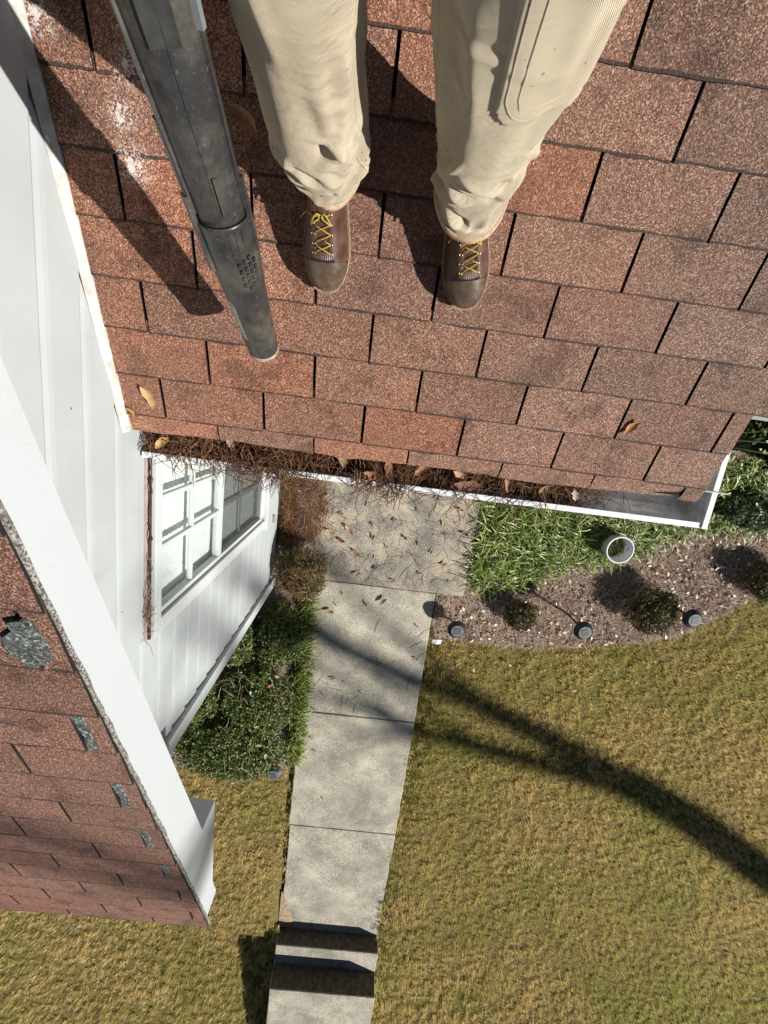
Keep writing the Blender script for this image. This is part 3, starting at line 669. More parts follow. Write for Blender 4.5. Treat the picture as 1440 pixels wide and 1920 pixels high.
# body: one continuous skinned figure inside the clothes
bv = {'pel': (.655, .73, 3.66, .12), 'sp1': (.655, .735, 3.85, .115), 'sp2': (.655, .74, 4.02, .125), 'nk': (.655, .725, 4.20, .055), 'nk2': (.655, .70, 4.26, .052), 'hd': (.655, .685, 4.36, .088), 'hd2': (.655, .68, 4.45, .075),
      'hl': (.565, .73, 3.60, .085), 'kl': (.487, .70, 3.2, .06), 'al': (.49, .715, 2.80, .035), 'hr': (.74, .73, 3.60, .085), 'kr': (.768, .69, 3.2, .06), 'ar': (.792, .70, 2.80, .035),
      'sl': (.49, .74, 4.13, .06), 'el': (.38, .86, 3.88, .042), 'wl': (.29, .86, 3.66, .028), 'pl': (.275, .845, 3.59, .026),
      'sr': (.82, .74, 4.13, .06), 'er': (.93, .62, 3.93, .042), 'wr': (.80, .38, 3.90, .028), 'pr': (.765, .32, 3.905, .026),
      'nose': (.655, .585, 4.35, .012)}
be = [('pel', 'sp1'), ('sp1', 'sp2'), ('sp2', 'nk'), ('nk', 'nk2'), ('nk2', 'hd'), ('hd', 'hd2'), ('hd', 'nose'), ('pel', 'hl'), ('hl', 'kl'), ('kl', 'al'), ('pel', 'hr'), ('hr', 'kr'), ('kr', 'ar'), ('sp2', 'sl'), ('sl', 'el'), ('el', 'wl'), ('wl', 'pl'), ('sp2', 'sr'), ('sr', 'er'), ('er', 'wr'), ('wr', 'pr')]
for side, base, dv_ in (('l', Vector((.275, .845, 3.59)), Vector((-.03, -.02, -.10))), ('r', Vector((.765, .32, 3.905)), Vector((-.05, -.085, .0)))):
    lat = dv_.cross(Vector((1, 0, 0) if side == 'l' else (0, 0, 1))).normalized()
    for i in range(4):
        a = base + lat * (.011 * (2 * i - 3)) + dv_ * .42; ln = [.8, .95, .9, .7][i]
        p1 = a + dv_ * .34 * ln; p2 = p1 + (dv_ * .22 + (Vector((.05, 0, .0)) if side == 'l' else Vector((0, 0, .03)))) * ln
        for nme, p in ((f'{side}f{i}a', a), (f'{side}f{i}b', p1), (f'{side}f{i}c', p2)): bv[nme] = (*p, .0088)
        be += [(f'p{side}', f'{side}f{i}a'), (f'{side}f{i}a', f'{side}f{i}b'), (f'{side}f{i}b', f'{side}f{i}c')]
    t1 = base + lat * .035 + dv_ * .2; t2 = t1 + lat * .012 + dv_ * .35
    bv[side + 't1'] = (*t1, .011); bv[side + 't2'] = (*t2, .0095); be += [('p' + side, side + 't1'), (side + 't1', side + 't2')]
keys = list(bv); me = bpy.data.meshes.new('person'); me.from_pydata([bv[k][:3] for k in keys], [(keys.index(a), keys.index(b)) for a, b in be], []); 
person = bpy.data.objects.new('person', me); COL.objects.link(person); me.materials.append(M['skin'])
sk = person.modifiers.new('skin', 'SKIN'); sub = person.modifiers.new('sub', 'SUBSURF'); sub.levels = 2; sub.render_levels = 2
if not me.skin_vertices: 
    try: me.skin_vertices.new()
    except Exception: pass
if me.skin_vertices:
    for k, d in zip(keys, me.skin_vertices[0].data): d.radius = (bv[k][3],) * 2; d.use_root = (k == 'pel')
tag(person, 'person in tan work trousers and brown lace-up boots standing on the shingles', 'person')
# trousers: both legs and the seat in one mesh
GL = legsurf(LEGL, 3); GR = legsurf(LEGR, 5)
V = []; F = []
for g_ in (GL, GR):
    b = len(V); V += list(g_.reshape(-1, 3)); F += gridfaces(g_.shape[0], g_.shape[1], True, b)
th = np.linspace(0, 2 * math.pi, 60, endpoint=False); b = len(V)
for (z, rx, ry) in ((3.54, .05, .04), (3.55, .2, .125), (3.6, .222, .15), (3.68, .22, .155), (3.76, .20, .15), (3.80, .19, .145)):
    V += [(.653 + rx * math.cos(t), .728 + ry * math.sin(t), z) for t in th]
F += gridfaces(6, 60, True, b)
tr = link('trousers', mesh('trousers', V, F, True), M['twill'], person)
def hemstrip(g_, name, seed):
    r0 = g_[0]; c = r0.mean(0); V = []; n = len(r0); nz = vnoise(np.stack([np.arange(n) * .11, np.zeros(n) + seed, np.zeros(n)], -1), 8)
    for off, dz in ((.0015, .010), (.005, .004), (.005, -.007), (.001, -.013), (-.007, -.010), (-.008, .004)):
        for i, p in enumerate(r0):
            d = p - c; d[2] = 0; d = d / np.linalg.norm(d); V.append(p + d * (off + (nz[i] - .5) * .003) + np.array([0, 0, dz - .003 + (nz[i] - .5) * .006]))
    return fixn(link(name, mesh(name, V, gridfaces(6, n, True) + [(5 * n + j, 5 * n + (j + 1) % n, (j + 1) % n, j) for j in range(n)], True), M['hem'], tr))
hemstrip(GL, 'hem', 1); hemstrip(GR, 'hem', 2)
def patch(g_, t0, t1, z0, z1, name, cut=.35):
    zr = g_[:, 0, 2]; n = g_.shape[1]; c = g_.mean(1)
    i0 = int(np.argmin(abs(zr - z0))); i1 = int(np.argmin(abs(zr - z1))); j0 = int(t0 / 360 * n); j1 = int(t1 / 360 * n)
    rows = list(range(i0, i1)); cols = list(range(j0, j1)); V = []; bord = []
    for a, i in enumerate(rows):
        for b, j in enumerate(cols):
            p = g_[i, j % n].copy(); d = p - c[i]; d[2] = 0; d /= np.linalg.norm(d)
            sh = max(0, cut * 18 - a) * (b < 8) * 0
            V.append(p + d * (.0042 if 0 < a and 0 < b < len(cols) - 1 else -.001))
    RC = 13
    def incut(a, b): return a < RC and b < RC and (RC - a) ** 2 + (RC - b) ** 2 > RC * RC
    nb = len(cols); F_ = [q for q in gridfaces(len(rows), nb, False) if not all(incut(v_ // nb, v_ % nb) for v_ in q)]
    o = link(name, mesh(name, V, F_, True), M['twill'], tr)
    def pt(a, b, h=.0044):
        i = rows[min(a, len(rows) - 1)]; p = g_[i, cols[min(b, len(cols) - 1)] % n].copy(); d = p - c[i]; d[2] = 0; d /= np.linalg.norm(d); return p + d * h
    for ins in (3, 7):
        arc = [(RC - (RC - ins) * math.sin(t), RC - (RC - ins) * math.cos(t)) for t in np.linspace(0, math.pi / 2, 8)]
        pts = [pt(a, ins) for a in range(len(rows) - 1, RC, -1)] + [pt(int(round(a)), int(round(b))) for a, b in arc] + [pt(ins, b) for b in range(RC, len(cols) - 3)]
        link('stitching', mesh('stitching', *tube(pts, .0008, 5), True), M['thread'], o)
    return o
patch(GR, 262, 372, 3.165, 3.55, 'knee_patch'); patch(GL, 185, 212, 3.29, 3.5, 'pocket_flap')
for g_, j in ((GL, int(335 / 360 * 180)), (GR, int(200 / 360 * 180))):
    pts = []
    for i in range(10, 210):
        p = g_[i, j].copy(); d = p - g_[i].mean(0); d[2] = 0; d /= np.linalg.norm(d); pts.append(p - d * .0004)
    link('seam', mesh('seam', *tube(pts, .0018, 6), True), M['twill'], tr)
# shirt, belt, hair
V = []; F = []
for (z, rx, ry) in ((3.70, .215, .16), (3.80, .21, .165), (3.95, .205, .16), (4.08, .205, .145), (4.16, .17, .11), (4.215, .075, .075)): V += [(.655 + rx * math.cos(t), .735 + ry * math.sin(t), z) for t in th]
F = gridfaces(6, 60, True)
for pts, r in (([(.5, .74, 4.12), (.44, .80, 4.0), (.38, .86, 3.88), (.33, .865, 3.77), (.295, .86, 3.68)], [.075, .068, .058, .05, .042]), ([(.81, .74, 4.12), (.88, .68, 4.03), (.93, .62, 3.935), (.87, .5, 3.92), (.81, .40, 3.91)], [.075, .068, .058, .05, .042])):
    v, f = tube(pts, r, 20); b = len(V); V += v; F += [tuple(i + b for i in q) for q in f]
link('shirt', mesh('shirt', V, F, True), M['shirt'], person)
v, f = lathe([(.092, -.01), (.1, .04), (.088, .09), (.05, .118), (.001, .125)], 24); link('hair', mesh('hair', [(x * .95 + .655, y * 1.05 + .70, z + 4.37) for x, y, z in v], f, True), M['hair'], person)
# boots
SS = [0, .006, .02, .045, .075, .105, .135, .165, .195, .23, .265, .285, .295]
WW = [.006, .022, .036, .046, .051, .051, .047, .043, .040, .038, .036, .026, .008]
HH = [.012, .026, .041, .052, .060, .068, .080, .095, .105, .108, .105, .095, .06]
def wS(s): return float(np.interp(s, SS, WW))
def hS(s): return float(np.interp(s, SS, HH))
SOLE = .026
def zS(x, s): 
    q = min(abs(x) / max(wS(s), 1e-4), .999); return SOLE + hS(s) * (1 - q ** 2.4) ** (1 / 2.4)
def boot(x, s, yaw, label):
    # local frame: x to the side, y back from the toe, z off the roof
    m = Matrix(FR1[:3]).transposed().to_4x4(); m.translation = rp(x, s, .0115); m = m @ Matrix.Rotation(yaw, 4, 'Z')
    o_up = None
    ss = np.concatenate([np.linspace(0, .03, 8), np.linspace(.04, .295, 26)]); V = []; n = 24
    for q in ss:
        w_, h_ = wS(q), hS(q)
        for k in range(n + 1):
            a = math.pi * k / n; cx = math.copysign(abs(math.cos(a)) ** (2 / 2.4), math.cos(a)); sz = abs(math.sin(a)) ** (2 / 2.4)
            V.append((w_ * cx * (1 + .03 * math.sin(a)), q, SOLE + h_ * sz))
    F = gridfaces(len(ss), n + 1, False)
    b = len(V); lean = math.tan(PIT)
    for (zz_, rx, ry, yy) in ((.04, .038, .05, .24), (.08, .039, .048, .25), (.12, .041, .046, .268), (.16, .043, .045, .288)):
        for t in np.linspace(0, 2 * math.pi, 24, endpoint=False): V.append((rx * math.cos(t), yy + ry * math.sin(t), SOLE + zz_))
    F += gridfaces(4, 24, True, b)
    up = fixn(link('boot', mesh('boot', V, F, True), M['leather'], person, m)); tag(up, label)
    # sole and welt
    def outline(e, n=40):
        L = [];
        for q in np.concatenate([np.linspace(0, .03, 8), np.linspace(.045, .295, 16)]): L.append((wS(q) + e, q - (e if q < .01 else 0)))
        return [(a, b_) for a, b_ in L] + [(-a, b_ ) for a, b_ in L[::-1]]
    V, F = prism([(-.0 + a, b_) for a, b_ in outline(.0055)], 2, .0, .018)
    so_ = fixn(link('sole', mesh('sole', V, F), M['plastic_new'], up)); V, F = prism(outline(.006), 2, .0182, SOLE + .002); fixn(link('welt', mesh('welt', V, F), M['sole'], up))
    ol_ = outline(.0035); link('welt_stitch', mesh('welt_stitch', *tubes([([Vector((ol_[q % len(ol_)][0], ol_[q % len(ol_)][1], SOLE + .0026)), Vector(((ol_[q % len(ol_)][0] * .4 + ol_[(q + 1) % len(ol_)][0] * .6), (ol_[q % len(ol_)][1] * .4 + ol_[(q + 1) % len(ol_)][1] * .6), SOLE + .0026))], .0009) for q in range(len(ol_) - 1)], 5)), M['thread'], up)
    # toe cap skin
    V = []; st = np.concatenate([np.linspace(.001, .03, 7), np.linspace(.036, .070, 8)])
    for q in st:
        w_, h_ = wS(q) + .0014, hS(q) + .0014
        for k in range(n + 1):
            a = math.pi * k / n; cx = math.copysign(abs(math.cos(a)) ** (2 / 2.4), math.cos(a)); V.append((w_ * cx, q, SOLE + .001 + h_ * abs(math.sin(a)) ** (2 / 2.4)))
    fixn(link('toe_cap', mesh('toe_cap', V, gridfaces(len(st), n + 1, False), True), M['toe'], up))
    # facings either side of the tongue, tongue kiltie with a scalloped edge
    for sg in (-1, 1):
        V = []; rows = np.linspace(.078, .185, 12)
        for q in rows:
            for xx in (.012, .017, .024, .034, .0405):
                x_ = sg * min(xx + (.004 if q < .084 else 0), wS(q) * .97); V.append((x_, q, zS(x_, q) + (.0045 if .012 < xx < .04 else .0005)))
        fixn(link('facing', mesh('facing', V, gridfaces(12, 5, False), True), M['leather'], up))
        for q in (.086, .105, .124, .143, .162):
            V, F = [], []; R1, r1 = .0032, .0011
            for a in range(12):
                for b_ in range(6):
                    A_, B_ = 2 * math.pi * a / 12, 2 * math.pi * b_ / 6; V.append((sg * .0195 + (R1 + r1 * math.cos(B_)) * math.cos(A_), q + (R1 + r1 * math.cos(B_)) * math.sin(A_), zS(sg * .0195, q) + .0052 + r1 * math.sin(B_)))
            for a in range(12):
                for b_ in range(6): F.append((a * 6 + b_, ((a + 1) % 12) * 6 + b_, ((a + 1) % 12) * 6 + (b_ + 1) % 6, a * 6 + (b_ + 1) % 6))
            link('eyelet', mesh('eyelet', V, F, True), M['brass'], up)
    V = []; nk = 25
    for i in range(nk):
        x_ = -.025 + .05 * i / (nk - 1); e_ = .0765 + (.0028 if i % 2 else 0)
        V += [(x_, e_ - .001 - .003 * (1 - (x_ / .025) ** 2), zS(x_, e_) + .0075), (x_, .09, zS(x_, .09) + .004)]
    link('kiltie', mesh('kiltie', V, [(2 * i, 2 * i + 2, 2 * i + 3, 2 * i + 1) for i in range(nk - 1)]), M['leather'], up)
    V = []
    for i in range(13):
        x_ = -.026 + .052 * i / 12; V += [(x_, .0685, zS(x_, .0685) + .0024), (x_, .081, zS(x_, .081) + .0046)]
    link('vamp_shade', mesh('vamp_shade', V, [(2 * i, 2 * i + 2, 2 * i + 3, 2 * i + 1) for i in range(12)]), M['felt'], up)  # black strip standing in for the shade below the kiltie edge
    ev = [.086, .105, .124, .143, .162]; T = []
    def lp(x_, q, h=.0085): return Vector((x_, q, zS(x_, q) + h))
    for a, b_ in zip(ev[:-1], ev[1:]):
        for sg in (-1, 1):
            if (a in (.105, .143)) and sg == 1: 
                T.append(([lp(sg * .0195, a, .006), lp(sg * .010, a + .004, .007), lp(sg * .002, a + .008, .004)], .0013)); continue
            T.append(([lp(sg * .0195, a, .005), lp(sg * .008, a + (b_ - a) * .32, .0085 + .002 * sg), lp(-sg * .008, a + (b_ - a) * .7, .0085 + .002 * sg), lp(-sg * .0195, b_, .005)], .0013))
    q = .160
    for sg in (-1, 1):
        loop = []
        for t in np.linspace(0, 2 * math.pi, 16): loop.append(lp(sg * (.004 + .017 * math.sin(t / 2) ** 2 + .004 * math.sin(t)), q - .018 * math.sin(t / 2) ** 2 * (1 + .5 * math.sin(t)) + .006 * math.sin(t), .012 + .005 * math.sin(t / 2)))
        T.append((loop, .0018))
        if sg < 0: T.append(([lp(0, q, .012), lp(sg * .015, q - .004, .014), lp(sg * .035, q + .003, .013), Vector((sg * .047, q - .01, SOLE + .075))], .0018))
    V, F = tubes(T, 7); link('lace', mesh('lace', V, F, True), M['lace'], up)
boot(.484, .557, R_(1), 'right boot of the wearer, toe scuffed pale brown'); boot(.836, .563, R_(12), 'left boot of the wearer, turned slightly outward')

# ------------------------------------------------------------------ scattered dry leaves and twigs
def leafmesh(seed, L=.07, wd=.03, curl=.35, lobes=0):
    r = random.Random(seed); V = []; F = []; n = 9
    for i in range(n + 1):
        t = i / n; ww = wd * .5 * math.sin(math.pi * min(1, t * .97 + .015)) ** .8 * (1 + (.35 * math.sin(t * 16 + seed) if lobes else .12 * math.sin(t * 9 + seed)))
        zz_ = curl * L * (t - .5) ** 2 * 1.6; y = L * (t - .5)
        for e in (-1, -.5, 0, .5, 1): V.append((e * ww + .006 * math.sin(t * 3 + seed), y, zz_ + abs(e) ** 1.5 * ww * .65 * (curl + .3) + r.uniform(-1, 1) * .0012))
    F = gridfaces(n + 1, 5, False)
    me = mesh('leaf', V, F, True); me.materials.append(M['dry']); return me
LEAF = [leafmesh(i, .075, .03, random.uniform(.2, .7), i % 3 == 2) for i in range(8)]
BRN = [(.32, .16, .07), (.42, .24, .12), (.22, .11, .06), (.5, .33, .18), (.3, .18, .12), (.16, .085, .055), (.4, .3, .23)]
def leaf(x, y, z, label, group=None, sc=1., nrm=None, name='dry_leaf', col=None, rz=None, i=None):
    q = Quaternion((0, 0, 1), random.uniform(0, 6.28) if rz is None else rz)
    tl = Quaternion((random.uniform(-1, 1), random.uniform(-1, 1), 0), random.uniform(0, .3))
    n = Vector((0, 0, 1)) if nrm is None else nrm
    m = (Vector((0, 0, 1)).rotation_difference(n) @ tl @ q).to_matrix().to_4x4() @ Matrix.Diagonal((sc, sc, sc, 1)); m.translation = (x, y, z + .007 * sc)
    o = link(name, LEAF[random.randrange(8) if i is None else i], None, None, m, col or random.choice(BRN)); return tag(o, label, 'leaf', group)
nR = FR1[2]
leaf(.295, .775, 2.752, 'tan dry leaf on shaded shingles between blower and trousers', sc=1.0, nrm=nR, col=(.36, .2, .08), rz=1.0, i=0)
leaf(-.04, .172, 2.485, 'pale folded dry leaf on shingles near the siding wall', sc=.95, nrm=nR, col=(.6, .4, .2), rz=.35, i=1)
leaf(1.405, .27, 2.525, 'small curled orange leaf on shingles near the right eave', sc=.75, nrm=nR, col=(.45, .22, .09), rz=-.6, i=3)
leaf(1.36, .145, 2.473, 'tiny dark leaf scrap on shingles at the eave', sc=.3, nrm=nR, col=(.15, .07, .04))
leaf(-.1, .12, 2.462, 'orange leaf sliver where roof eave meets siding', sc=.55, nrm=nR, col=(.5, .25, .1), rz=.6)
for (x, y, sc) in ((.03, -.5, 1), (.27, -.58, 1.1), (.28, -.71, 1.), (.5, -.86, 1.1), (.44, -.97, 1.05), (.73, -.9, .9), (.59, -1.07, 1), (.41, -.72, .8), (.77, -1.1, .6), (1.02, -.87, .8), (1.16, -.92, .7), (1.41, -1.08, .8), (1.56, -.77, 1), (1.26, -.46, .9), (.5, -.455, .7), (.64, -.61, .7), (.9, -.72, .7), (.83, -.5, .7), (1.35, -.7, .7), (1.2, -1.2, .6), (.96, -1.3, .5), (.62, -1.28, .8), (.86, -.98, .6), (1.48, -.55, .7), (1.1, -.6, .6), (.33, -.9, .9), (.2, -.78, .9), (1.5, -1.25, .5), (.7, -.78, .6), (1.28, -.98, .6)):
    leaf(x, y, .034, 'small curled brown leaf lying on the tan porch slab', 'dry leaves on the porch slab', sc * random.uniform(.95, 1.25))
leaf(.78, -1.2, .034, 'dark flat wood chip on the front of the porch slab', sc=.8, col=(.13, .07, .05), name='wood_chip')
leaf(.9, -1.53, .02, 'brown oval leaf tilted up on the walk below the porch', sc=1.25, col=(.26, .13, .06), rz=-.7)
leaf(.4, -1.70, .02, 'large pale curled leaf on the walk beside the brown shrub', sc=1.3, col=(.5, .32, .2), rz=1.4)
for (x, y) in ((.5, -1.5), (.74, -1.58), (.33, -1.9), (.45, -1.62), (.3, -2.3), (.62, -2.45), (.8, -2.55), (.42, -2.62), (.34, -2.8), (.5, -2.42), (.95, -2.2), (1.3, -2.1), (1.26, -1.75), (.36, -3.15), (.4, -3.3), (.55, -3.9), (.32, -2.5)):
    leaf(x, y, .016, 'small brown leaf on the mottled concrete walk', 'dry leaves on the walk', random.uniform(.4, .75))
def twigmesh(seed):
    r = random.Random(seed); p = [Vector((0, 0, 0))]; d = Vector((1, 0, 0))
    for i in range(6): d = (d + Vector((0, r.uniform(-.35, .35), 0))).normalized(); p.append(p[-1] + d * .03)
    c = sum(p, Vector()) / 7; me = mesh('twig', *tube([q - c for q in p], [.0016] * 3 + [.0013] * 2 + [.001] * 2, 5), True); me.materials.append(M['twig']); return me
TW = [twigmesh(i) for i in range(6)]
for i in range(46):
    onp = i < 32; x, y = (random.uniform(.15, 1.62), random.uniform(-1.36, -.42)) if onp else (random.uniform(.3, 1.35), random.uniform(-2.9, -1.45))
    m = Matrix.Translation((x, y, .034 if onp else .016)) @ Matrix.Rotation(random.uniform(0, 6.28), 4, 'Z') @ Matrix.Diagonal((random.uniform(.5, 1.15), 1, 1, 1))
    tag(link('twig', TW[i % 6], None, None, m), 'thin brown twig fallen on the porch slab' if onp else 'thin brown twig fallen on the concrete walk', 'twig', 'twigs on the porch slab' if onp else 'twigs on the walk')

# ------------------------------------------------------------------ needles, blades and leaves in bulk
def needles(name, P, L, wd, cols, tilt=.25, sag=.15, dirs=None):
    """bent thin three-sided straws; P centre points"""
    n = len(P); a = rng.uniform(0, 2 * np.pi, n) if dirs is None else dirs; t = rng.normal(0, tilt, n); L = np.broadcast_to(L, n) * rng.uniform(.6, 1.2, n)
    d = np.stack([np.cos(a) * np.cos(t), np.sin(a) * np.cos(t), np.sin(t)], -1); u = np.stack([-np.sin(a), np.cos(a), 0 * a], -1); b = rng.normal(0, sag, n)[:, None]
    V = np.zeros((n, 4, 3, 3))
    for i, q in enumerate((-.5, -.17, .17, .5)):
        c = P + d * (L * q)[:, None] + u * (b * L[:, None] * (.25 - q * q) * 1.6) + np.array([0, 0, 1]) * (rng.normal(0, .02, n) * L)[:, None]
        ww = wd * (.7 if i in (0, 3) else 1)
        for k, (du, dz) in enumerate(((-1, 0), (1, 0), (0, 1.2))): V[:, i, k] = c + u * du * ww + np.array([0, 0, dz * ww])
    base = (np.arange(n) * 12)[:, None]; F = []
    for i in range(3):
        for k in range(3): F.append(base + np.array([i * 3 + k, i * 3 + (k + 1) % 3, (i + 1) * 3 + (k + 1) % 3, (i + 1) * 3 + k]))
    F = np.stack(F, 1).reshape(-1, 4); ci = rng.integers(0, len(cols), n); C = np.array(cols)[ci] * rng.uniform(.7, 1.25, (n, 1)); C = np.repeat(C, 12, 0)
    return bigmesh(name, V.reshape(-1, 3), F, C)
RUST = [(.28, .11, .05), (.2, .075, .035), (.36, .17, .075), (.12, .05, .03), (.42, .25, .13)]
GREY = [(.3, .24, .2), (.22, .16, .13), (.4, .33, .28), (.14, .09, .07)]
WET = [(.15, .06, .03), (.09, .04, .022), (.22, .1, .05), (.3, .16, .08), (.05, .025, .018), (.4, .24, .13)]
# gutter fill
n = 3000; gx = np.concatenate([rng.uniform(-.125, 1.4, n - 90), 1.4 + rng.exponential(.1, 90)]); gx = np.minimum(gx, 1.8); dens = vnoise(np.stack([gx * 5, gx * 0, gx * 0], -1), 4)
keep = rng.uniform(0, 1, n) < .35 + .75 * dens; gx = gx[keep]; n = len(gx)
P = np.stack([gx, rng.uniform(-.008, .095, n), 2.275 + rng.uniform(0, 1, n) ** .7 * (.075 + .03 * (gx < .35))], -1)
o = link('pine_needles', needles('pine_needles', P, .10, .0011, WET, .22, .3), M['straw']); tag(o, 'matted rust brown pine needles filling the gutter', 'pine needles', kind='stuff')
P = np.stack([rng.uniform(-.128, 1.40, 900), rng.uniform(-.004, .098, 900), rng.uniform(2.268, 2.30, 900)], -1)
o = link('gutter_muck', needles('gutter_muck', P, .05, .006, [(.03, .02, .015), (.05, .03, .02), (.02, .015, .012)], .2, .3), M['straw']); tag(o, 'dark rotted muck on the gutter floor', 'muck', kind='stuff')
# bunches hanging over the lip
PP = []; AA = []
for (x, nn_, sp) in ((.02, 25, .05), (.12, 35, .07), (.24, 80, .06), (.33, 90, .05), (.66, 80, .04), (.74, 30, .05), (.44, 18, .1), (.95, 25, .06), (1.2, 22, .1)):
    xx = rng.normal(x, sp, nn_); PP.append(np.stack([xx, rng.uniform(-.06, .03, nn_), 2.368 + rng.uniform(0, .022, nn_)], -1)); AA.append(rng.normal(-1.5, .8, nn_))
P = np.concatenate(PP); P = P[P[:, 0] > -.1]; A_ = np.concatenate(AA)[:len(P)]
o = link('pine_needles', needles('pine_needles', P, .12, .0011, WET[:5], .3, .35, A_), M['straw']); tag(o, 'loose pine needles hanging over the white gutter lip', 'pine needles', kind='stuff')
for i, (x, y, sc, c) in enumerate(((.985, .02, 1.3, (.33, .17, .11)), (.955, .045, 1.1, (.5, .31, .2)), (.66, .01, 1.2, (.32, .15, .07)), (.70, .035, 1.1, (.3, .15, .08)), (.55, .06, 1, (.38, .24, .14)), (.37, .062, .8, (.5, .26, .12)), (-.05, .03, .9, (.55, .36, .14)), (1.12, .04, .9, (.4, .24, .15)), (.82, .05, .9, (.34, .17, .09)), (1.36, .03, .7, (.55, .42, .33)), (.17, .05, .7, (.42, .3, .22)), (1.26, .04, .8, (.36, .2, .12)))):
    lab = ('large cupped brown leaf standing over the gutter lip' if i == 0 else 'yellow leaf at the wall end of the gutter' if i == 6 else 'dry brown leaf stuck in the gutter needles')
    leaf(x, y, 2.368, lab, None if i in (0, 6) else 'leaves caught in the gutter', sc, Vector((random.uniform(-.5, .5), random.uniform(-.9, -.1), 1)).normalized(), col=c)
# debris on the window head, sweep of needles on the porch by the wall
P = np.stack([rng.uniform(-.126, -.112, 40), rng.uniform(-.74, -.05, 40), rng.uniform(2.325, 2.33, 40)], -1)
o = link('window_debris', needles('window_debris', P, .025, .0022, [(.05, .03, .025), (.12, .08, .06), (.25, .19, .15)], .1, .3, rng.normal(1.57, .25, 40)), M['straw'], win); o['kind'] = 'stuff'
P = np.stack([rng.uniform(-.124, -.11, 40), rng.normal(-.62, .05, 40), rng.uniform(2.325, 2.345, 40)], -1)
o = link('window_debris', needles('window_debris', P, .06, .0012, GREY + RUST, .3, .3, rng.normal(1.57, .4, 40)), M['straw'], win); o['kind'] = 'stuff'
n = 950; rr = rng.uniform(0, 1, n) ** .5; aa = rng.uniform(0, 6.28, n); px = .04 + .24 * rr * np.cos(aa); py = -.62 + .36 * rr * np.sin(aa) - .1
k = px > -.11; px, py = px[k], py[k]; h = np.clip(1 - ((px - .0) / .3) ** 2 - ((py + .7) / .42) ** 2, .05, 1)
o = link('pine_straw', needles('pine_straw', np.stack([px, py, .036 + rng.uniform(0, 1, len(px)) * .11 * h], -1), .17, .0013, WET + RUST, .15, .3), M['straw']); tag(o, 'heap of rust pine straw on the porch slab against the siding', 'pine straw', kind='stuff')
n = 260; o = link('pine_straw', needles('pine_straw', np.stack([rng.uniform(.1, 1.6, n), rng.uniform(-1.35, -.42, n), rng.uniform(.033, .038, n)], -1), .12, .0011, RUST, .02, .3), M['straw']); tag(o, 'single pine needles strewn over the porch slab', 'pine straw', kind='stuff')
# bed litter
def inbed(n, poly, seed=0):
    P = np.array(poly); x = rng.uniform(P[:, 0].min(), P[:, 0].max(), n); y = rng.uniform(P[:, 1].min(), P[:, 1].max(), n); k = inpoly(x, y, poly); return x[k], y[k]
x, y = inbed(34000, BED); k = (x > 1.42) & (y < .1) & (x < 5) & ~((x < 1.67) & (y > -1.39)); x, y = x[k], y[k]
TAN = [(.66, .52, .41), (.8, .67, .56), (.58, .43, .33), (.4, .25, .17), (.86, .76, .67)]
o = link('bed_straw', needles('bed_straw', np.stack([x, y, gz(x, y) + .03 + rng.uniform(0, .022, len(x))], -1), .10, .0019, TAN, .14, .25), M['straw']); tag(o, 'faded pine straw and bark mulch over the planting bed', 'mulch', kind='stuff')
def flakes(name, P, size, cols, tilt, m, up=None, shape=.5, fold=.2):
    """single leaf faces: a folded diamond of two triangles each side"""
    n = len(P); a = rng.uniform(0, 2 * np.pi, n)
    if up is None: up = np.tile([0, 0, 1.], (n, 1))
    nn_ = up + rng.normal(0, tilt, (n, 3)); nn_ /= np.linalg.norm(nn_, axis=1)[:, None]
    r = np.stack([np.cos(a), np.sin(a), 0 * a], -1); t = r - nn_ * (r * nn_).sum(1)[:, None]; t /= np.linalg.norm(t, axis=1)[:, None]; b = np.cross(nn_, t)
    s = (np.broadcast_to(size, n) * rng.uniform(.65, 1.3, n))[:, None]
    V = np.stack([P - t * s * .5, P + b * s * shape * .5 + nn_ * s * fold * .5 - t * s * .05, P + t * s * .5 - nn_ * s * .08, P - b * s * shape * .5 + nn_ * s * fold * .5 - t * s * .05], 1)
    base = (np.arange(n) * 4)[:, None]; F = np.stack([base + np.array([0, 2, 1]), base + np.array([0, 3, 2])], 1).reshape(-1, 3)
    C = np.array(cols)[rng.integers(0, len(cols), n)] * rng.uniform(.7, 1.3, (n, 1)); return bigmesh(name, V.reshape(-1, 3), F, np.repeat(C, 4, 0))
x, y = inbed(2800, BED); k = (x > 1.45) & (y < .1) & ~((x < 1.67) & (y > -1.39)) & (vnoise(np.stack([x * 2, y * 2, x * 0], -1), 6) > .2); x, y = x[k], y[k]
o = link('leaf_litter', flakes('leaf_litter', np.stack([x, y, gz(x, y) + .05 + rng.uniform(0, .01, len(x))], -1), .044, [(.55, .38, .26), (.7, .55, .44), (.36, .2, .12), (.75, .6, .48), (.25, .13, .08), (.8, .68, .55)], .35, M['straw'], shape=.6), M['straw']); tag(o, 'broken brown leaves scattered through the mulch bed', 'leaf litter', kind='stuff')

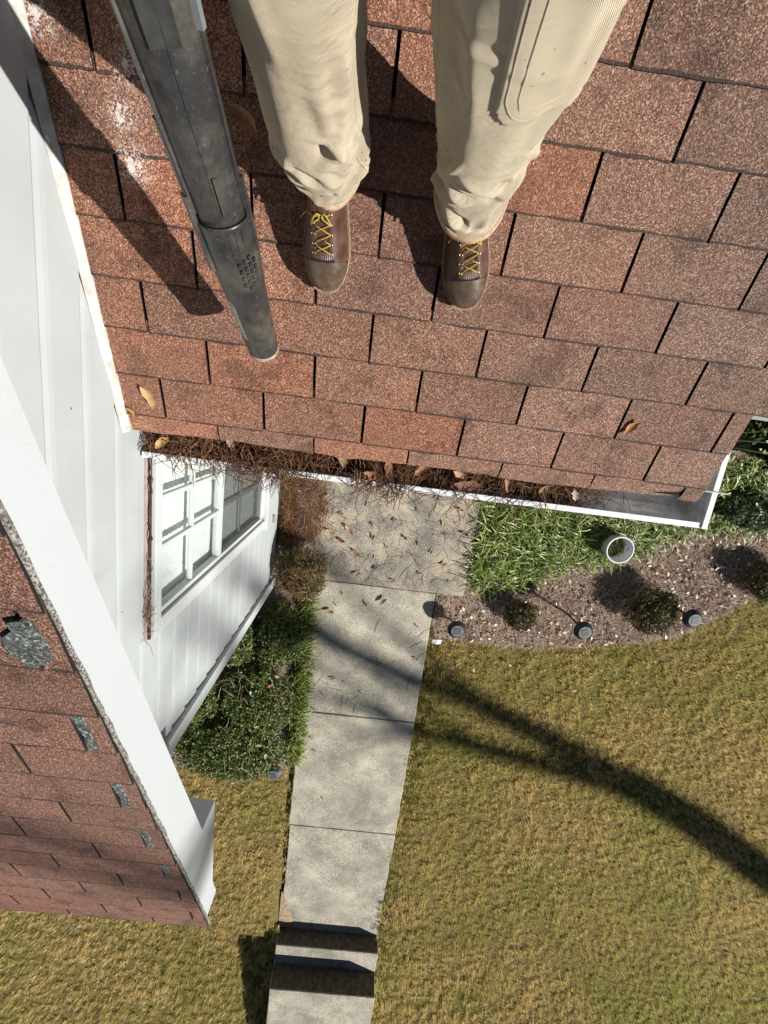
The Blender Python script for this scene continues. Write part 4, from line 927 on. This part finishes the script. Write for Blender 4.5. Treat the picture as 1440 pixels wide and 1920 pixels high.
# lawn grass
def grass(name, x, y, h, lean, wd, colfn, dz=0.):
    n = len(x); z = gz(x, y) + dz; a = rng.uniform(0, 2 * np.pi, n); la = rng.uniform(0, 2 * np.pi, n); ln = np.abs(rng.normal(0, lean, n)); hh = h * rng.uniform(.5, 1.25, n)
    u = np.stack([np.cos(a), np.sin(a), 0 * a], -1) * (wd * rng.uniform(.6, 1.4, n))[:, None]; B = np.stack([x, y, z], -1)
    T = B + np.stack([np.cos(la) * ln * hh, np.sin(la) * ln * hh, hh], -1); V = np.stack([B - u, B + u, T], 1).reshape(-1, 3); F = np.arange(n * 3).reshape(-1, 3)
    return bigmesh(name, V, F, np.repeat(colfn(x, y, n), 3, 0))
def lawncol(x, y, n):
    q = np.stack([x, y, 0 * x], -1); a = fbm(q * .7, 21, 3)[:, None]; b = fbm(q * 2.6, 31, 3)[:, None]; c = rng.uniform(0, 1, (n, 1))
    tan = np.array([.86, .69, .34]); ol = np.array([.77, .64, .28]); gr = np.array([.5, .52, .16]); br = np.array([.36, .25, .11])
    t = sstep(.42, .62, a + .25 * (b - .5)); C = tan * (1 - t) + ol * t; g = (c > .92 - .2 * t); C = np.where(g, gr, C); C = np.where(c < .12 + .1 * sstep(.55, .72, b), br, C)
    corner_g = sstep(3.2, 5.5, x)[:, None] * sstep(4.5, 6.5, -y)[:, None]; C = C * (1 - .55 * corner_g) + gr * 1.15 * .55 * corner_g; g2 = sstep(.56, .7, fbm(q * .9, 77, 3))[:, None] * .3; C = C * (1 - g2) + gr * g2  # greener grass towards the far right corner and in random patches
    return C * rng.uniform(.65, 1.35, (n, 1))
LB = [(-4.2, -9.5, 8.2, -.6, 950000)]
x0, y0, x1, y1, n = LB[0]; x = rng.uniform(x0, x1, n); y = rng.uniform(y0, y1, n)
k = ~inpoly(x, y, BED) & ~inpoly(x, y, HEDGE); k &= ~((x > .215 + .02 * vnoise(np.stack([y * 9, x * 0, x * 0], -1), 61)) & (x < 1.395 - .03 * vnoise(np.stack([y * 8, x * 0, x * 0], -1), 62))) & ~((x < -.16) & (y > -1.42)) & ~((x < .2) & (y > -1.0)) & ~((x > 1.3) & (x < 1.66) & (y > -1.4)) & ~((x > .12) & (x < .25) & (y < -5.15) & (y > -5.78))
q_ = np.stack([x, y, x * 0], -1); dn = np.clip(1.8 * (.6 * vnoise(q_ * 23, 12) + .2 * vnoise(q_ * 6, 14) + .32 * vnoise(q_ * 45, 13)) - .5, 0, 1); k &= rng.uniform(0, 1, n) < .1 + 1.5 * dn ** 1.5
far = np.hypot(x - .7, y) ; x, y, dn = x[k], y[k], dn[k]
o = link('lawn_grass', grass('lawn_grass', x, y, .008 + .052 * dn ** 1.1, .55, .0032, lawncol), M['blade']); tag(o, 'patchy tan and olive dormant lawn grass', 'grass', kind='stuff')
# straps of lily turf
def straps(name, x, y, L, wd, cols, z0=.0, out=None, droop=.9, arch=1.):
    n = len(x); a = rng.uniform(0, 2 * np.pi, n) if out is None else out + rng.normal(0, .7, n); L = L * rng.uniform(.6, 1.2, n); t0 = rng.uniform(.75, 1.35, n) * arch
    z = gz(x, y) + z0; P = np.stack([x, y, z], -1); d = np.stack([np.cos(a), np.sin(a), 0 * a], -1); u = np.stack([-np.sin(a), np.cos(a), 0 * a], -1); ws = (.5, 1, .95, .75, .08); V = np.zeros((n, 5, 2, 3)); ang = t0.copy()
    for i in range(5):
        V[:, i, 0] = P - u * wd * ws[i]; V[:, i, 1] = P + u * wd * ws[i]
        P = P + (d * np.cos(ang)[:, None] + np.array([0, 0, 1]) * np.sin(ang)[:, None]) * (L / 4)[:, None]; ang = ang - droop * rng.uniform(.35, .75, n)
    base = (np.arange(n) * 10)[:, None]; F = np.stack([base + np.array([2 * i, 2 * i + 1, 2 * i + 3, 2 * i + 2]) for i in range(4)], 1).reshape(-1, 4)
    C = np.array(cols)[rng.integers(0, len(cols), n)] * rng.uniform(.75, 1.3, (n, 1)); return bigmesh(name, V.reshape(-1, 3), F, np.repeat(C, 10, 0), True)
GRN = [(.075, .135, .016), (.115, .19, .022), (.055, .095, .013), (.19, .27, .04), (.3, .36, .08), (.46, .47, .2)]
LIR = [(1.74, .15), (1.73, -1.24), (1.95, -1.24), (2.3, -1.13), (2.6, -.93), (3.1, -.78), (3.4, -.58), (3.72, -.42), (4.1, -.42), (4.6, -.3), (4.6, .15)]
x, y = inbed(19000, LIR); cl = vnoise(np.stack([x * 9, y * 9, x * 0], -1), 17); k = rng.uniform(0, 1, len(x)) < .25 + 1.2 * cl; x, y = x[k], y[k]
o = link('lily_turf', straps('lily_turf', x, y, .24, .0046, GRN), M['leafy']); tag(o, 'dense green lily turf filling the bed below the gutter', 'border grass', kind='stuff')
PX = rng.uniform(.1, .21, 1150); PY = np.concatenate([rng.uniform(-3.45, -2.35, 800), rng.uniform(-2.35, -1.55, 350)])
o = link('lily_turf', straps('lily_turf', PX, PY, .19, .0045, GRN + [(.4, .4, .16)], .02, 0.), M['leafy']); tag(o, 'fringe of pale green lily turf between hedge and walk', 'border grass', kind='stuff')
for (x_, y_) in ((2.0, -1.45), (1.75, -1.5), (1.6, -1.7)):
    pass

# ------------------------------------------------------------------ shrubs
def shrub(name, label, cat, c, r, nleaf, size, cols, seed, shape=.5, group=None, stems=9, lump=.35, m='leafy', flat=0):
    root = empty(name, (c[0], c[1], 0), label, cat, group); z0 = float(gz(c[0], c[1]))
    u = rng.normal(0, 1, (nleaf, 3)); u /= np.linalg.norm(u, axis=1)[:, None]; u[:, 2] = np.where(u[:, 2] < -.35, -u[:, 2], u[:, 2])
    rad = 1 - lump * vnoise(u * 2.6 + seed, seed) - .25 * vnoise(u * 7 + seed, seed + 1); rad *= rng.uniform(.0, 1, nleaf) ** .22
    P = u * rad[:, None] * np.array(r) + np.array([0, 0, c[2]]); P[:, 2] = np.maximum(P[:, 2], z0 + .01)
    link('foliage', flakes('foliage', P, size, cols, .75, None, u * .6 + np.array([0, 0, .5]), shape), M[m], root)
    T = []
    for i in range(stems):
        a = random.uniform(0, 6.28); q = random.uniform(.4, .85); T.append(([(0, 0, z0 - .02), (r[0] * q * .4 * math.cos(a), r[1] * q * .4 * math.sin(a), c[2] * .6), (r[0] * q * math.cos(a), r[1] * q * math.sin(a), c[2] + r[2] * .4)], [.008, .006, .003]))
    link('stems', mesh('stems', *tubes(T, 5)), M['bark'], root); return root
BOX = [(.09, .1, .03), (.13, .125, .04), (.06, .065, .02), (.2, .17, .07), (.16, .1, .05)]
shrub('shrub', 'small dark shrub between the first and second solar lights', 'shrub', (2.2, -1.46, .12), (.23, .2, .17), 3200, .022, BOX, 1)
shrub('shrub', 'round olive shrub between the second and third solar lights', 'shrub', (3.40, -1.25, .15), (.34, .31, .22), 7000, .022, BOX, 2)
shrub('shrub', 'low green shrub with a plant tag at the right edge', 'shrub', (4.42, -.85, .14), (.33, .26, .2), 5200, .024, BOX + [(.1, .14, .06)], 3)
shrub('shrub', 'browning shrub at the porch corner by the siding', 'shrub', (.13, -1.25, .24), (.31, .31, .27), 13000, .018, [(.16, .1, .035), (.2, .14, .05), (.09, .08, .025), (.12, .065, .03), (.07, .085, .025), (.28, .2, .09)], 4, lump=.25)
o = link('pine_straw', needles('pine_straw', np.stack([rng.normal(.13, .12, 60), rng.normal(-1.25, .13, 60), rng.uniform(.42, .50, 60)], -1), .12, .001, RUST, .2, .2), M['straw']); tag(o, 'pine straw caught on top of the browning shrub', 'pine straw', kind='stuff')
IVY = [(.02, .045, .015), (.035, .07, .02), (.015, .03, .01), (.06, .1, .03), (.05, .055, .02)]
shrub('ivy_mound', 'dark leafy evergreen mound beside the roof corner', 'shrub', (4.15, .55, .3), (.75, .6, .35), 9000, .055, IVY, 6, .75, lump=.3)
shrub('ivy_mound', 'pale green leafy plant in front of the dark evergreen mound', 'shrub', (4.1, -.22, .1), (.42, .24, .14), 2600, .04, [(.1, .16, .06), (.2, .26, .14), (.06, .1, .03), (.3, .33, .22)], 8, .6, lump=.4)
# bright shoots reaching from the mound
root = empty('leafy_shoots', (3.1, .2, 0), 'thin arching stems with yellow green leaves by the gutter end', 'plant'); T = []; LP = []
for (ex, ey, ez, q) in ((.62, .18, .75, 0), (.7, .06, .7, 1), (.66, -.04, .62, 2), (.45, .28, .8, 3), (.3, -.2, .5, 4), (.36, -.25, .45, 5)):
    p0 = Vector((.1, .1, 0)); p3 = Vector((ex, ey, ez)); mid = p0.lerp(p3, .5) + Vector((-.05, .02, .18)); pts = [p0, p0.lerp(mid, .6) + Vector((0, 0, .04)), mid, mid.lerp(p3, .6) + Vector((0, 0, .03)), p3]
    T.append((pts, [.005, .0045, .004, .003, .002])); 
    for t in range(26 if q > 1 else 16): s = random.uniform(.6, 1.05); LP.append(mid.lerp(p3, (s - .5) * 2) + Vector((random.gauss(0, .025), random.gauss(0, .025), random.gauss(.02, .02))))
link('stems', mesh('stems', *tubes(T, 6)), simple('green stem', (.25, .27, .1), .6), root); LPa = np.array([tuple(p) for p in LP])
link('leaves', flakes('leaves', LPa, .042, [(.32, .4, .08), (.22, .32, .06), (.4, .42, .14)], .5, None, None, .5), M['leafy'], root)
# low glossy hedge along the walk: three plants grown together
HC = [(.08, .14, .025), (.12, .195, .035), (.05, .085, .018), (.18, .26, .06), (.15, .135, .05), (.26, .29, .12)]
for i, (lab, c, r, n) in enumerate((('low glossy green bush tucked behind the house corner board', (-.42, -1.95, .18), (.3, .42, .22), 8000), ('low glossy green bush under the rake of the upper roof', (-.85, -2.6, .18), (.42, .55, .22), 9000), ('low glossy green bush just below the browning shrub', (-.02, -1.92, .18), (.3, .42, .2), 8000), ('low glossy green bush in the middle of the hedge bed', (-.18, -2.62, .18), (.46, .5, .22), 12000), ('wide low glossy green bush at the lawn end of the hedge bed', (-.42, -3.2, .17), (.72, .48, .22), 15000))):
    rt = shrub('hedge_bush', lab, 'bush', c, r, n, .026, HC, 20 + i, .62, 'low bushes in the hedge bed', 12, .22)
for (x, y, sc) in ((-.02, -2.3, 1.1), (.05, -2.5, .8), (-.12, -2.75, .9), (-.08, -2.95, 1), (-.02, -3.05, 1.2), (.04, -2.2, .9), (-.2, -2.4, .8), (-.3, -3.4, .8)):
    leaf(x, y, .40, 'pale dry leaf caught on top of the glossy bushes', 'leaves caught on the bushes', sc * .95, col=random.choice([(.5, .36, .3), (.36, .2, .13), (.6, .48, .42)]))
o = link('pine_straw', needles('pine_straw', np.stack([rng.uniform(-.5, .15, 130), rng.uniform(-3.5, -1.9, 130), rng.uniform(.36, .42, 130)], -1), .14, .0013, RUST + TAN, .2, .25), M['straw']); tag(o, 'pine straw lying over the glossy hedge bushes', 'pine straw', kind='stuff')

# ------------------------------------------------------------------ garden things
def solar(x, y, h, label, lean=(0, 0)):
    z0 = float(gz(x, y)); root = empty('solar_light', (x, y, z0), label, 'solar light', 'solar path lights'); root.rotation_euler = (lean[0], lean[1], random.uniform(0, 1.5))
    link('stake', mesh('stake', *lathe([(.001, -.03), (.011, -.01), (.011, h - .1), (.02, h - .095), (.02, h - .09)], 12)), M['lampcap'], root)
    link('lens', mesh('lens', *lathe([(.02, h - .09), (.04, h - .085), (.045, h - .04), (.04, h - .03)], 24), True), M['lens'], root)
    cap = link('cap', mesh('cap', *lathe([(.03, h - .034), (.084, h - .045), (.088, h - .038), (.086, h - .03), (.06, h - .002), (.058, h)], 32)), M['lampcap'], root)
    link('cap_top', mesh('cap_top', *lathe([(.0579, h - .001), (.057, h + .003), (.054, h + .004), (.0005, h + .0045)], 32)), M['lamptop'], root)
    link('solar_cell', mesh('solar_cell', *boxes([(-.032, .032, -.032, .032, h + .0046, h + .007)])), M['solar'], cap); return root
solar(1.615, -1.665, .22, 'dark solar path light nearest the concrete walk'); solar(2.70, -1.445, .4, 'dark solar path light between the two bed shrubs'); solar(3.64, -1.205, .4, 'dark solar path light at the right of the olive shrub'); solar(.03, -3.49, .22, 'solar path light half hidden at the hedge corner')
root = empty('plant_pot', (2.93, -.7, float(gz(2.93, -.7))), 'round white plastic pot sunk in the lily turf', 'pot')
link('pot_wall', mesh('pot_wall', *lathe([(.1, .0), (.118, .2), (.126, .205), (.128, .215), (.124, .22), (.113, .219), (.108, .2), (.1, .05)], 48), True), M['pot'], root)
link('pot_soil', mesh('pot_soil', *lathe([(.108, .05), (.06, .055), (.001, .06)], 24)), M['rot'], root)
o = link('pot_litter', needles('pot_litter', np.stack([rng.normal(-.01, .04, 60), rng.normal(.01, .04, 60), rng.uniform(.06, .1, 60)], -1), .09, .0018, RUST + TAN, .2, .2), M['straw'], root); o['kind'] = 'stuff'
root = empty('plant_tag', (4.03, -.865, float(gz(4.03, -.865))), 'white blue and yellow plant tag stuck by the right edge shrub', 'plant tag'); root.rotation_euler = (-.9, 0, .25)
link('card', mesh('card', *boxes([(-.04, .04, -.001, .001, .06, .12)])), M['tagm'], root); link('blue_print', mesh('blue_print', *boxes([(-.018, .008, -.0024, -.0012, .068, .113)])), M['tagb'], root); link('yellow_print', mesh('yellow_print', *boxes([(.009, .034, -.0022, -.0012, .066, .112)])), M['tagy'], root); link('spike', mesh('spike', *boxes([(-.006, .006, -.001, .001, -.03, .0598)])), M['tagm'], root)
o = link('paper_scrap', mesh('paper_scrap', [(-.045, -.02, .0), (.0, -.028, .012), (.045, -.02, .004), (.05, .022, .0), (.005, .026, .016), (-.04, .02, .006)], [(0, 1, 4, 5), (1, 2, 3, 4)]), M['paper']); o.location = (1.475, -1.885, .03); tag(o, 'crumpled white paper scrap at the walk edge by a solar light', 'scrap')
for (x, y, lab) in ((2.95, -2.25, 'pale bark chip on the lawn below the middle solar light'), (3.55, -2.1, 'cream leaf scrap on the lawn below the right solar light'), (1.9, -2.15, 'pale leaf scrap on the lawn near the walk shadow'), (2.25, -2.05, 'curled cream leaf on the lawn near the mulch edge')):
    leaf(x, y, .03, lab, None, .7, col=(.7, .6, .45))
for i in range(14): leaf(random.uniform(1.7, 6), random.uniform(-6.5, -2.4), .04, 'tiny pale leaf bit on the lawn grass', 'leaf bits on the lawn', random.uniform(.25, .5), col=(.6, .52, .36))

# ------------------------------------------------------------------ the tree whose trunk shades the lawn (it stands to the right, outside the picture)
root = empty('pine_tree', (18.47, -10.17, .3), 'tall forked tree standing beyond the right of the lawn', 'tree'); T = []
def tp(z, o, x=0.): return (-.4225 * o + .906 * x, -.9064 * o - .4225 * x, z - .3)
T.append(([tp(0, .1), tp(2, .22), tp(4, .3), tp(6, .32), tp(7.5, .24), tp(8.8, .11), tp(9.5, 0), tp(10.2, -.01)], [.38, .32, .28, .25, .235, .22, .21, .2]))
T.append(([tp(10.1, -.01), tp(10.8, .0), tp(11.4, .05), tp(11.8, .17), tp(12.4, .25), tp(14, .1), tp(17, -.1), tp(21, 0)], [.16, .145, .13, .115, .09, .05, .035, .02]))
T.append(([tp(10.0, .02), tp(10.75, .31), tp(11.15, .48), tp(11.5, .63), tp(11.9, .68), tp(12.4, .85), tp(13.2, 1.0)], [.13, .115, .1, .085, .07, .045, .012]))
for (oa, za, ob, zb, q) in ((0, 11.2, -.6, 13.2, .045), (.1, 11.9, .45, 13.4, .04), (.2, 12.2, -.3, 14.2, .045), (.15, 12.8, -.75, 14.9, .05), (.1, 13.4, -.1, 15.2, .04), (.1, 13.8, -.9, 15.8, .045), (.05, 14.3, -.45, 16.2, .04), (.45, 11.1, .35, 12.3, .035), (.65, 11.6, .5, 13.0, .035), (.0, 14.8, -.35, 16.6, .03), (.5, 11.2, 1.1, 12.0, .04)):
    xo = random.uniform(-.5, .5); T.append(([tp(za, oa), tp((za + zb) / 2 + .1, (oa + ob) / 2 + random.uniform(-.1, .1), xo * .5), tp(zb, ob, xo)], [q * 1.3, q, q * .5]))
    for kk in range(3): f_ = random.uniform(.3, .9); T.append(([tp(za + (zb - za) * f_, oa + (ob - oa) * f_, xo * f_), tp(za + (zb - za) * f_ + .4, oa + (ob - oa) * f_ + random.uniform(-.35, .35), xo * f_ + .1)], [q * .5, q * .2]))
link('trunk', mesh('trunk', *tubes(T, 10), True), M['bark'], root)
n = 5000; u = rng.normal(0, 1, (n, 3)); u /= np.linalg.norm(u, axis=1)[:, None]; P = u * (rng.uniform(0, 1, n) ** .4)[:, None] * np.array([2.2, 2.2, 2.6]) * (.55 + .6 * vnoise(u * 2, 5))[:, None] + np.array([.2, -.1, 21.5])
link('crown', flakes('crown', P, .22, [(.04, .08, .025), (.06, .1, .03)], .7, None, None, .3), M['leafy'], root)
